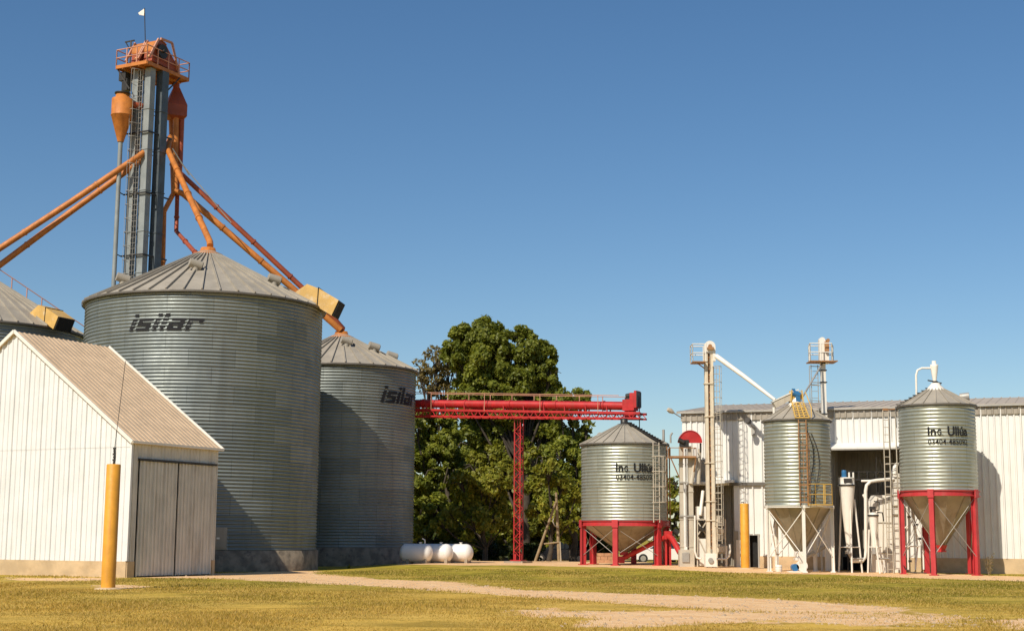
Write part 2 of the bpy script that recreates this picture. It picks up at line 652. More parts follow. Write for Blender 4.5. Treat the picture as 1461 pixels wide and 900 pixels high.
def grain_silo(label, c, Rr, z_b, z_e, z_p, vents=(), hoods=(), nr=45):
    z_g = g(c[0], c[1])
    root = thing('grain_silo', label, 'silo', (c[0], c[1], z_g), 'big corrugated grain silos')
    mb = MB()
    mb.lathe(rib_profile(Rr, z_b, z_e), (c[0], c[1], 0), 120)
    mb.build('silo_wall', 'galv', root)
    ov = Rr + .17
    sl = (z_p - z_e) / (ov - .45)

    def z_at(r):
        return z_e + (ov - r) * sl
    mb = MB()
    mb.lathe([(Rr - .05, z_e - .02), (ov, z_e - .05), (ov, z_e), (ov, z_e), (.45, z_p)], (c[0], c[1], 0), nr, smooth=False)
    for k in range(nr):
        a = 2 * math.pi * k / nr
        d = V((math.cos(a), math.sin(a), 0))
        b = V((c[0], c[1], 0))
        mb.beam(b + d * (ov + .01) + ZUP * (z_e + .03), b + d * .45 + ZUP * (z_p + .03), .06, .13)
    roof = mb.build('silo_roof', 'galv_roof', root)
    mb = MB()
    mb.lathe([(ov + .03, z_e - .09), (ov + .05, z_e - .02), (ov + .03, z_e + .02)], (c[0], c[1], 0), nr)
    mb.build('eave_trim', 'seam', roof)
    mb = MB()
    mb.lathe([(.75, z_p - .16), (.78, z_p - .05), (.5, z_p + .06), (.42, z_p + .12), (.36, z_p + .3), (0, z_p + .3)], (c[0], c[1], 0), 20)
    mb.build('roof_cap', 'orange', root)
    mb = MB()
    mb.lathe([(Rr + .12, z_g - .4), (Rr + .12, z_b - .02), (Rr - .2, z_b + .03)], (c[0], c[1], 0), 64)
    mb.build('silo_base', 'silo_base', root)
    # vertical stiffeners' shadow lines: bolted joint straps
    for (ang, r) in vents:
        roof_vent(root, c, z_at, cam_angle(c) + R_(ang), r)
    for (ang, s) in hoods:
        roof_hood(root, c, Rr, z_at, cam_angle(c) + R_(ang), s=s)
    return root, z_at


def lettering(root, c, Rr, a_deg0, a_deg1, z0, h, off):
    vs, fs, wd = shear_rects('isilar')
    L = R_(a_deg1 - a_deg0) * Rr
    mb = MB()
    wrap(mb, [(x * L / wd, y * h) for x, y in vs], fs, c, Rr + off, cam_angle(c) + R_(a_deg0), z0)
    return mb.build('lettering', 'black', root)


c1 = P(293.5, 445, 73.7)
c1 = (c1.x, c1.y)
z1e = (Z(122, 433, 73.2) + Z(463, 446, 73.2)) / 2
z1p = Z(298, 362, 73.7)
z1b = Z(430, 785, 69.5)
s1, z1_at = grain_silo('widest corrugated grain silo, tall orange elevator tower rising behind its roof', c1, 5.93, z1b, z1e, z1p,
                       vents=((-10, 3.3), (52, 4.2), (-62, 4.6)), hoods=((72, 1.0),))
lettering(s1, c1, 5.93, -36.5, -2.5, Z(240, 471, 67.8), .57, .029)
a = cam_angle(c1) + R_(9)
mb = MB()
ex, ey = V((-math.sin(a), math.cos(a), 0)), V((math.cos(a), math.sin(a), 0))
q = V((c1[0], c1[1], 0)) + ey * 5.95
mb.box(q + ZUP * (z1b + .55), (.85, .1, 1.0), ex, ey)
mb.box(q + ey * .06 + ZUP * (z1b + .55), (.7, .06, .82), ex, ey)
hd = mb.build('access_hatch', 'fascia', s1)
mb = MB()
mb.box(q + ey * .11 + ZUP * (z1b + .55), (.14, .05, .08), ex, ey)
mb.build('hatch_handle', 'white', hd)

c2 = P(486, 520, 86.5)
c2 = (c2.x, c2.y)
z2e = Z(594, 530, 86.1)
z2p = Z(487, 480, 86.5)
z2b = Z(560, 781, 82.6)
s2, z2_at = grain_silo('narrower grain silo half hidden behind the widest one, its wall mostly in shade', c2, 4.5, z2b, z2e, z2p,
                       vents=((8, 2.1), (48, 2.6), (98, 3.1), (118, 3.4)), nr=36)
lettering(s2, c2, 4.5, 30.5, 74, Z(545, 573, 82.6), .70, .045)

c3 = P(-42, 470, 80)
c3 = (c3.x, c3.y)
z3e = Z(122, 476, 79.5)
z3p = Z(-42, 388, 80)
s3, z3_at = grain_silo('far grain silo behind the white shed, only its roof and rim showing', c3, 6.1, .9, z3e, z3p, hoods=((44, .85),))
mb = MB()
a = cam_angle(c3) + R_(96)
d = V((math.cos(a), math.sin(a), 0))
pts = [V((c3[0], c3[1], 0)) + d * r + ZUP * (z3_at(r) + .05) for r in (1.2, 6.25)]
railing(mb, pts, .75, 1.0, .028, 0)
mb.beam(pts[0], pts[1], .5, .05)
mb.build('roof_stair_rail', 'pink_rail', s3)

# ------------------------------------------------------------------ elevator tower
e1, e2 = V((-.89, .456, 0)).normalized(), V((.456, .89, 0)).normalized()
Nc = P(209.5, 90, 80.4)
zD = Nc.z
A0 = P(214.7, 115, 81.0)
A0.z = 0
tw_z = g(A0.x, A0.y)
tw = thing('elevator_tower', 'tall grain elevator tower of grey legs with an orange head platform on top', 'elevator tower', (A0.x, A0.y, tw_z))


def leg(o1, o2, w1, w2, ztop, mt_='tower'):
    mb = MB()
    b = A0 + e1 * (o1 + w1 / 2) + e2 * (o2 + w2 / 2)
    mb.box(b + ZUP * (tw_z + (ztop - tw_z) / 2), (w1, w2, ztop - tw_z), e1, e2)
    z = tw_z + 2
    while z < ztop - .3:
        mb.box(b + ZUP * z, (w1 + .07, w2 + .07, .05), e1, e2)
        z += 2.4
    mb.build('elevator_leg', mt_, tw)


zt = zD - .05
leg(0, 0, .45, .42, zt)
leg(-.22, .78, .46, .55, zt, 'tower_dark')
leg(.95, 0, .42, .42, zt)
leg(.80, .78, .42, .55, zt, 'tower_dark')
cy0 = P(174.5, 150, 81.0)
z = tw_z + 3
while z < zD - 2:
    mb = MB()
    for (p, q) in ((A0 - e2 * .12 - e1 * .12, A0 + e1 * 1.5 - e2 * .12), (A0 - e1 * .12 - e2 * .12, A0 - e1 * .12 + e2 * 1.9)):
        mb.beam(p + ZUP * z, q + ZUP * z, .06, .08)
    mb.beam(A0 + e1 * 1.5 - e2 * .12 + ZUP * z, V((cy0.x, cy0.y, z + .05)), .04, .05)
    z += 3.6
    mb.build('tie_bar', 'dark', tw)
mb = MB()
lp = A0 + e1 * .70 - e2 * .06
ladder(mb, lp + ZUP * (tw_z + 1), lp + ZUP * (zD - .1), e1, .36, .32, .022, cage=-e2, cage_from=.06)
mb.build('ladder', 'grey', tw)
# head platform
mb = MB()
o = Nc.copy()
o.z = 0
E1, E2 = 2.3, 3.7
mb.box(o + e1 * (E1 / 2) + e2 * (E2 / 2) + ZUP * (zD + .05), (E1, E2, .06), e1, e2)
for t in (0, E2):
    mb.beam(o + e2 * t + ZUP * (zD + .06), o + e2 * t + e1 * E1 + ZUP * (zD + .06), .08, .2)
for t in (0, E1):
    mb.beam(o + e1 * t + ZUP * (zD + .06), o + e1 * t + e2 * E2 + ZUP * (zD + .06), .08, .2)
for t in (.6, 1.2, 1.8):
    mb.beam(o + e1 * t + ZUP * (zD - .05), o + e1 * t + e2 * E2 + ZUP * (zD - .05), .06, .1)
pf = mb.build('head_platform', 'orange', tw)
mb = MB()
zz = ZUP * (zD + .12)
railing(mb, [o + zz, o + e1 * E1 + zz, o + e1 * E1 + e2 * E2 + zz, o + e2 * E2 + zz], .98, .9, .033, 1, close=True)
mb.build('platform_railing', 'pink_rail', pf)
for (q0, q1) in ((e1 * 2.25 + e2 * .1, e1 * 1.4 + e2 * .2), (e1 * 2.25 + e2 * 1.2, e1 * 1.4 + e2 * .9), (e2 * 2.9, e2 * 1.9 + e1 * .3)):
    mb = MB()
    mb.beam(o + q0 + ZUP * (zD - .05), o + q1 + ZUP * (zD - 1.3), .07, .07)
    mb.build('platform_bracket', 'dark', pf)
mb = MB()
mb.box(o + e1 * 2.0 + e2 * .5 + ZUP * (zD - .45), (.5, .6, .5), e1, e2)
mb.box(o + e1 * 1.85 + e2 * .45 + ZUP * (zD - .95), (.4, .4, .7), e1, e2)
mb.build('counterweight_box', 'dark', pf)
# two elevator heads
for k, off in enumerate((.15, 1.1)):
    base = o + e1 * off + e2 * .35 + ZUP * (zD + .1)

    def hp(a, z):
        return base + e2 * a + ZUP * z
    pr = [(.22, .25), (.30, .85)]
    for i in range(9):
        t = math.pi * (1 - i / 8 * .80)
        pr.append((1.0 + .70 * math.cos(t), .95 + .70 * math.sin(t)))
    pr += [(2.25, .75), (2.75, .1), (2.75, -.1), (2.1, -.1), (1.75, .2)]
    mb = MB()
    mb.prism([hp(a_, z_) for a_, z_ in pr], e1 * .62)
    hd = mb.build('elevator_head', 'orange_shade', tw)
    mb = MB()
    for i in range(1, 9):
        (a0_, z0_), (a1_, z1_) = pr[i], pr[i + 1]
        mb.beam(hp(a0_, z0_ + .02) + e1 * .31, hp(a1_, z1_ + .02) + e1 * .31, .70, .04, up=e2 * (a0_ + a1_ - 2) + ZUP * (z0_ + z1_ - 1.5))
    mb.build('head_cover', 'orange', hd)
    mb = MB()
    mb.tube([hp(1.0, 1.0) - e1 * .05, hp(1.0, 1.0) - e1 * .16], .42, 18)
    mb.tube([hp(1.0, 1.0) - e1 * .16, hp(1.0, 1.0) - e1 * .3], .1, 10)
    mb.build('drive_wheel', 'dark', hd)
    mb = MB()
    mb.tube([hp(.42, .05) + e1 * .3, hp(.42, .55) + e1 * .3], .17, 12)
    mb.tube([hp(.42, .55) + e1 * .3, hp(.42, .7) + e1 * .3], [.2, .12], 12)
    mb.build('drive_motor', 'hood', hd)
    mb = MB()
    mb.beam(hp(.62, 1.66) - e1 * .1, hp(-.1, .35) - e1 * .1, .1, .12)
    mb.beam(hp(.62, 1.66) + e1 * .72, hp(-.1, .35) + e1 * .72, .1, .12)
    mb.build('head_strut', 'pink_rail', hd)
mb = MB()
ar = o + e1 * 1.9 + e2 * .7 + ZUP * (zD + .1)
mb.beam(ar, ar + ZUP * 1.75, .08, .08)
mb.beam(ar + ZUP * 1.72 + e1 * .45, ar + ZUP * 1.72 - e1 * .25, .06, .08)
mb.beam(ar + ZUP * 1.1, ar + ZUP * 1.7 + e1 * .4, .05, .05)
mb.build('hoist_arm', 'dark', tw)
mb = MB()
for (q0, q1) in ((e2 * 2.95 + e1 * .1 + ZUP * .1, e2 * 2.2 + e1 * .1 + ZUP * 1.9), (e2 * 2.2 + e1 * .1 + ZUP * 1.9, e2 * 1.2 + e1 * .1 + ZUP * 1.85)):
    mb.beam(o + q0 + ZUP * zD, o + q1 + ZUP * zD, .1, .12)
mb.build('head_frame', 'pink_rail', tw)
mb = MB()
f0 = P(207.3, 60, 81.5)
f1 = P(206.2, 12, 81.5)
mb.tube([f0, f1], .028, 6)
fp = mb.build('flag_pole', 'dark', tw)
mb = MB()
fl = [f1 - ZUP * .02, f1 + V((-.38, .05, -.28)), f1 + V((-.30, .05, -.40)), f1 + V((-.02, 0, -.46))]
mb.prism(fl, V((.01, .02, 0)))
mb.build('flag', 'white', fp)
# cyclone
cy = P(174.5, 150, 81.0)
mb = MB()
zc = [Z(174, y, 81.0) for y in (142, 166, 203)]
mb.lathe([(.17, zc[2]), (.60, zc[1]), (.63, zc[1] + .02), (.60, zc[1] + .05), (.60, zc[0]), (.42, zc[0] + .02), (.38, zc[0] + .3), (0, zc[0] + .3)], (cy.x, cy.y, 0), 28)
cyo = mb.build('cyclone', 'orange', tw)
mb = MB()
mb.lathe([(0, zc[0] + .42), (.46, zc[0] + .38), (.46, zc[0] + .31), (0, zc[0] + .3)], (cy.x, cy.y, 0), 24)
mb.build('cyclone_lid', 'dark', cyo)
mb = MB()
mb.tube([(cy.x, cy.y, zc[2] + .05), (cy.x, cy.y, tw_z)], .13, 12)
mb.build('cyclone_pipe', 'tower', tw)
mb = MB()
mb.tube([(cy.x + .3, cy.y + .2, zc[1] + .8), (cy.x + 1.0, cy.y + .6, zc[1] + .75)], .2, 10)
mb.build('cyclone_duct', 'orange_shade', tw)
# distributor and its spouts
Yd = 84.2
dc = P(250.5, 150, Yd)
zd = [Z(250, y, Yd) for y in (126, 152, 168)]
mb = MB()
mb.lathe([(0, zd[0]), (.25, zd[0]), (.82, zd[1]), (.82, zd[2]), (.3, zd[2] - .2), (0, zd[2] - .2)], (dc.x, dc.y, 0), 4, smooth=False, a0=-1.9, a1=-1.9 + 2 * math.pi)
mb.build('distributor', 'orange_shade', tw)
mb = MB()
mb.tube([P(252, 100, Yd), (dc.x, dc.y, zd[0] - .1)], .2, 10)
mb.build('head_chute', 'orange_shade', tw)


def spout(pts, r, mt='orange', n=12):
    mb = MB()
    mb.tube(pts, r, n)
    for a_, b_ in zip(pts, pts[1:]):
        L = (V(b_) - V(a_)).length
        k = 3.0
        d_ = (V(b_) - V(a_)).normalized()
        while k < L:
            mb.tube([V(a_) + d_ * (k - .05), V(a_) + d_ * (k + .05)], r + .035, n)
            k += 3.0
    mb.build('spout', mt, tw)


pk1 = V((c1[0], c1[1], z1p + .3))
pk2 = V((c2[0], c2[1], z2p + .3))
pk3 = V((c3[0], c3[1], z3p + .4))
spout([P(243, 196, 83.6), P(239, 213, 82.4), P(299.5, 345, 74.2), pk1 + V((.1, 0, .1))], .17)
spout([P(259.5, 166, 84.2), P(257, 232, 84.2), P(256, 246, 84.2), P(470, 447, 86.2), P(489, 468, 86.4), pk2], .16, 'orange_shade')
spout([P(251, 166, 84.0), P(250, 272, 84.0), P(262, 277, 84.0), P(468, 455, 86), P(486, 471, 86.2)], .19)
spout([P(244, 166, 84.3), P(247.5, 276, 84.2), P(234, 302, 83.6), P(231.5, 400, 83.6)], .15)
spout([P(254, 240, 84.3), P(251.5, 330, 84.2), P(279, 361, 79), V((c1[0] - .5, c1[1] + .8, z1p - .3))], .13, 'orange_shade')
spout([P(213, 212, 81.75), P(201, 221, 81.0), P(100, 289, 80.6), pk3], .17)
spout([P(213, 219, 82.0), P(203, 228, 81.7), P(100, 303, 81.2), pk3 + V((.5, .5, -.5))], .17)
mb = MB()
mb.tube([P(262, 180, Yd), P(259, 246, Yd)], .04, 6)
mb.tube([P(240, 290, Yd), P(258, 236, Yd)], .04, 6)
mb.tube([P(258, 232, 82.8), P(330, 318, 83.4)], .03, 5)
mb.tube([P(246, 212, 82.3), P(270, 250, 83)], .04, 5)
mb.build('spout_stay', 'grey', tw)

# ------------------------------------------------------------------ shed
C0 = V((-15.04, 57.7, 0))
sa, sb = V((-.888, .46, 0)).normalized(), V((.46, .888, 0)).normalized()
SL, SW = 5.37, 13.2
zE, zP, zPl = Z(190.5, 627, 57.7), Z(17, 473, 60.7), Z(180, 800.5, 57.7)
sh_z = g(C0.x, C0.y)
shed = thing('storage_shed', 'white ribbed sheet shed with a tan pitched roof and a shaded double door', 'shed', (C0.x, C0.y, sh_z))
na, nb = -sb, -sa                       # outward normals of the gable and of the door wall
nb = V((sb.y, -sb.x, 0))


def gz(s):
    return zE + (zP - zE) * (1 - abs(s - SW / 2) / (SW / 2)) - .06


mb = MB()
far = C0 + sa * SW
zlap = Z(100, 637.5, 58.8)
corr(mb, far, C0, zPl, lambda s: min(zlap, gz(SW - s)), na, .27, .03)
corr(mb, far + na * .012, C0 + na * .012, lambda s: min(zlap - .04, gz(SW - s)), lambda s: gz(SW - s), na, .27, .03)
corr(mb, C0 + sb * SL, far + sb * SL, zPl, lambda s: gz(s), sb, .27, .022)
corr(mb, far + sb * SL, far, zPl, zE - .06, -nb, .27, .022)
# corner strip
mb.box(C0 + na * .02 + nb * .02 + ZUP * (zPl + (zE - zPl) / 2), (.1, .1, zE - zPl - .04), sa, sb)
mb.build('gable_wall', 'shed_sheet', shed)


def along_b(px, py=740):
    d = ray(px, py)
    # C0 + sb t on the vertical plane
    t = (C0.x * d.y - C0.y * d.x) / (sb.y * d.x - sb.x * d.y)
    return t


t0, tm, t1 = along_b(194), along_b(250.5), along_b(308.5)
t1 = min(t1, SL - .2)
zdoor = Z(250, 661, (C0 + sb * tm).y)
mb = MB()
corr(mb, C0 + sb * 0, C0 + sb * t0, zPl, zE - .05, nb, .2, .02)
corr(mb, C0 + sb * t0, C0 + sb * t1, zdoor + .05, zE - .05, nb, .2, .02)
corr(mb, C0 + sb * t1, C0 + sb * SL, zPl, zE - .05, nb, .2, .02)
mb.build('door_wall', 'shed_door', shed)
for (ta, tb) in ((t0 + .07, tm - .06), (tm + .06, t1 - .09)):
    mb = MB()
    corr(mb, C0 + sb * ta + nb * .02, C0 + sb * tb + nb * .02, .05, zdoor, nb, .22, .05)
    for tt in (ta, tb):
        mb.box(C0 + sb * (tt + (.02 if tt == ta else -.02)) + nb * .03 + ZUP * (zdoor / 2 + .03), (.05, .04, zdoor), nb, sb)
    mb.build('door', 'shed_door', shed)
mb = MB()
mb.box(C0 + sb * ((t0 + t1) / 2) + nb * .06 + ZUP * (zdoor + .05), (.12, t1 - t0 + .1, .09), nb, sb)
mb.box(C0 + sb * ((t0 + t1) / 2) - nb * .12 + ZUP * (zdoor / 2), (.1, t1 - t0 + .2, zdoor), nb, sb)
mb.build('door_track', 'dark', shed)
for (p, q, n_) in ((C0, far, na), (C0, C0 + sb * (t0 - .02), nb), (C0 + sb * (t1 + .02), C0 + sb * SL, nb), (far, far + sb * SL, -nb), (C0 + sb * SL, far + sb * SL, sb)):
    mb = MB()
    mb.beam(p - n_ * .1 + ZUP * (zPl / 2 - .15), q - n_ * .1 + ZUP * (zPl / 2 - .15), .28, zPl + .3)
    mb.build('plinth', 'plinth', shed)
mb = MB()
oh = .16
sl = (zP - zE) / (SW / 2)
e0 = C0 - sa * oh - sb * oh + ZUP * (zE - oh * sl)
r0 = C0 + sa * (SW / 2) - sb * oh + ZUP * zP
f0_ = C0 + sa * (SW + oh) - sb * oh + ZUP * (zE - oh * sl)
Lr = sb * (SL + 2 * oh)
seam_sheet(mb, e0, e0 + Lr, r0 + Lr, r0, 20, .03, .05)
seam_sheet(mb, f0_, f0_ + Lr, r0 + Lr, r0, 20, .03, .05)
rf = mb.build('roof', 'shed_roof', shed)
mb = MB()
for (p, q) in ((e0, r0), (r0, f0_), (e0 + Lr, r0 + Lr)):
    mb.beam(p + ZUP * .01, q + ZUP * .01, .06, .14)
mb.beam(e0 + ZUP * .02 - sa * .02, e0 + Lr + ZUP * .02 - sa * .02, .05, .1)
mb.build('verge_trim', 'white', rf)

# ------------------------------------------------------------------ yellow posts


def post(label, base, h, r=.215, top_wire=None):
    root = thing('yellow_post', label, 'post', base, 'thick yellow posts')
    mb = MB()
    mb.lathe([(r, -.3), (r, h - .03), (r - .02, h), (0, h + .01)], base, 28)
    mb.build('post_body', 'post', root)
    mb = MB()
    mb.lathe([(r + .24, -.1), (r + .2, .015), (r + .06, .05), (r - .05, .055)], base, 20)
    mb.build('post_footing', 'plinth', root)
    mb = MB()
    if top_wire:
        p = V(base) + ZUP * (h - .02)
        pts = [p + V((0, 0, 0)), p + V((.02, 0, .25)), p + V((.0, 0, .5))]
        mb.tube(pts, .035, 6)
        for i in range(6):
            mb.box(p + ZUP * (.06 + i * .09), (.09 if i % 2 else .05, .05 if i % 2 else .09, .06))
        mb.tube([p + ZUP * .5, V(top_wire)], .010, 5)
        mb.build('aerial_wire', 'dark', root)
    else:
        p = V(base) + ZUP * (h - .01)
        mb.tube([p, p + V((-.05, 0, .08)), p + V((-.16, 0, .06))], .025, 6)
        mb.build('lifting_lug', 'dark', root)
    return root


pb = G(154, 840)
hp1 = Z(164.5, 662, pb.y) - pb.z
post('thick yellow post standing on grass before the white shed', pb, hp1, .215, P(179, 515, pb.y + .05))
p2 = V((P(1063.5, 805, 73.2).x, 73.2, 0))
p2.z = g(p2.x, p2.y)
post('thick yellow post standing before the white building and its dark doorway', p2, Z(1061, 718, 73.2) - p2.z)
# ------------------------------------------------------------------ red conveyor bridge
YL, YR = 87.5, 80.3


def bY(px):
    # forward distance of the bridge axis where it is seen at px
    a_, b_ = P(590, 600, YL), P(917, 600, YR)
    d = ray(px, 600)
    ux, uy = b_.x - a_.x, b_.y - a_.y
    t = (a_.x * d.y - a_.y * d.x) / (uy * d.x - ux * d.y)
    return a_.y + uy * t


def bP(px, yl, yr):
    t = (px - 595) / (885 - 595)
    return P(px, yl + (yr - yl) * t, bY(px))


bx0, bx1 = 574, 917
bdir = (bP(bx1, 590, 590) - bP(bx0, 590, 590))
bdir.z = 0
bdir.normalize()
bn = V((bdir.y, -bdir.x, 0))           # towards the camera
colb = bP(740.5, 590, 590)
cz = g(colb.x, colb.y)
br = thing('conveyor_bridge', 'red overhead conveyor bridge on one lattice column before the trees', 'conveyor', (colb.x, colb.y, cz))
mb = MB()
ta, tb = bP(bx0, 575.5, 578.8), bP(893, 575.5, 578.8)
mb.tube([ta, tb], .24, 14)
L = (tb - ta).length
k = 1.5
while k < L:
    q = ta + (tb - ta) * (k / L)
    mb.tube([q - bdir * .04, q + bdir * .04], .28, 14)
    k += 3
mb.build('conveyor_tube', 'red', br)
mb = MB()
W2 = .45
ct0, ct1 = bP(bx0, 585, 589.5), bP(bx1 + 1, 585, 589.5)
cb0, cb1 = bP(bx0, 594, 597), bP(bx1 + 1, 594, 597)
n = 30
for s in (-W2, W2):
    mb.beam(ct0 + bn * s, ct1 + bn * s, .09, .13)
    mb.beam(cb0 + bn * s, cb1 + bn * s, .08, .09)
    for i in range(n):
        a_, b_ = i / n, (i + .5) / n
        c_ = (i + 1) / n
        mb.beam(cb0.lerp(cb1, a_) + bn * s, ct0.lerp(ct1, b_) + bn * s, .035, .035)
        mb.beam(ct0.lerp(ct1, b_) + bn * s, cb0.lerp(cb1, c_) + bn * s, .035, .035)
for i in range(n + 1):
    mb.beam(cb0.lerp(cb1, i / n) - bn * W2, cb0.lerp(cb1, i / n) + bn * W2, .04, .04)
    mb.beam(ct0.lerp(ct1, i / n) - bn * W2, ct0.lerp(ct1, i / n) + bn * W2, .04, .04)
mb.build('truss', 'red', br)
for i in range(12):
    mb = MB()
    q = ct0.lerp(ct1, (i + .4) / 12)
    u = ta.lerp(tb, min(1, (i + .4) / 12 * (ct1 - ct0).length / L))
    mb.beam(q + bn * .2, V((q.x, q.y, u.z)) + bn * .26, .06, .06)
    mb.beam(q - bn * .2, V((q.x, q.y, u.z)) - bn * .26, .06, .06)
    mb.beam(q - bn * .24, q + bn * .24, .06, .06)
    mb.build('tube_saddle', 'red_leg', br)
mb = MB()
rl0, rl1 = bP(bx0, 560.5, 565.0), bP(888, 560.5, 565.0)
for s in (-.52,):
    mb.tube([rl0 + bn * s, rl1 + bn * s], .022, 6)
    mb.tube([rl0 + bn * s - ZUP * .45, rl1 + bn * s - ZUP * .45], .016, 5)
    for i in range(11):
        q = rl0.lerp(rl1, i / 10) + bn * s
        qb = ct0.lerp(ct1, i / 10 * (rl1 - rl0).length / (ct1 - ct0).length) + bn * s
        mb.tube([q, V((q.x, q.y, qb.z))], .026, 6)
for i in range(4):
    q = rl0.lerp(rl1, (i + .65) / 4) + bn * .5
    qb = ct0.lerp(ct1, (i + .65) / 4)
    mb.tube([q, V((q.x, q.y, qb.z))], .022, 6)
mb.tube([rl0 + bn * .5, rl1 + bn * .5], .02, 6)
mb.build('bridge_railing', 'pink_rail', br)
hdp = bP(898, 578, 578)
mb = MB()
mb.box(hdp + bdir * .05, (.7, .6, .62), bdir, bn)
mb.box(hdp + bdir * .05 - ZUP * .5, (.5, .45, .42), bdir, bn)
mb.box(hdp + bdir * .26 + ZUP * .42, (.3, .45, .5), bdir, bn)
mb.box(hdp + bdir * .48 + ZUP * .3, (.14, .62, .95), bdir, bn)
hb = mb.build('drive_head', 'red', br)
mb = MB()
mb.box(hdp + bdir * .57 + ZUP * .3, (.05, .6, .85), bdir, bn)
mb.tube([hdp - bdir * .18 + ZUP * .5, hdp + bdir * .14 + ZUP * .56], .15, 12)
mb.box(hdp - bdir * .02 + ZUP * .36, (.4, .3, .12), bdir, bn)
mb.build('drive_motor', 'dark', hb)
mb = MB()
q = bP(912, 565, 565)
mb.tube([q, V((q.x, q.y, Z(911, 615, bY(912))))], .03, 6)
mb.build('drop_rod', 'dark', hb)
mb = MB()
ctop = Z(740, 600, colb.y)
hw = .19
for sx in (-hw, hw):
    for sy in (-hw, hw):
        q = colb + bdir * sx + bn * sy
        mb.beam((q.x, q.y, cz + .1), (q.x, q.y, ctop + .05), .055, .055)
k, z = 0, cz + .35
while z < ctop - .3:
    for (u, v_) in ((bdir, bn), (bn, bdir)):
        for s in (-hw, hw):
            p_ = V((colb.x, colb.y, 0)) + v_ * s
            sg = 1 if k % 2 else -1
            mb.beam(p_ - u * (hw * sg) + ZUP * z, p_ + u * (hw * sg) + ZUP * (z + .34), .03, .03)
    k += 1
    z += .34
mb.box((colb.x, colb.y, cz + .14), (.7, .7, .06), bdir, bn)
for sx in (-1, 1):
    mb.beam((colb.x + sx * .2 * bdir.x, colb.y, cz + .15), (colb.x + sx * .2 * bdir.x, colb.y, cz + .5), .09, .3)
mb.build('column', 'red', br)
mb = MB()
mb.box((colb.x, colb.y, cz - .08), (1.2, 1.2, .36), bdir, bn)
mb.build('footing', 'concrete', br)

# ------------------------------------------------------------------ hopper feed silos


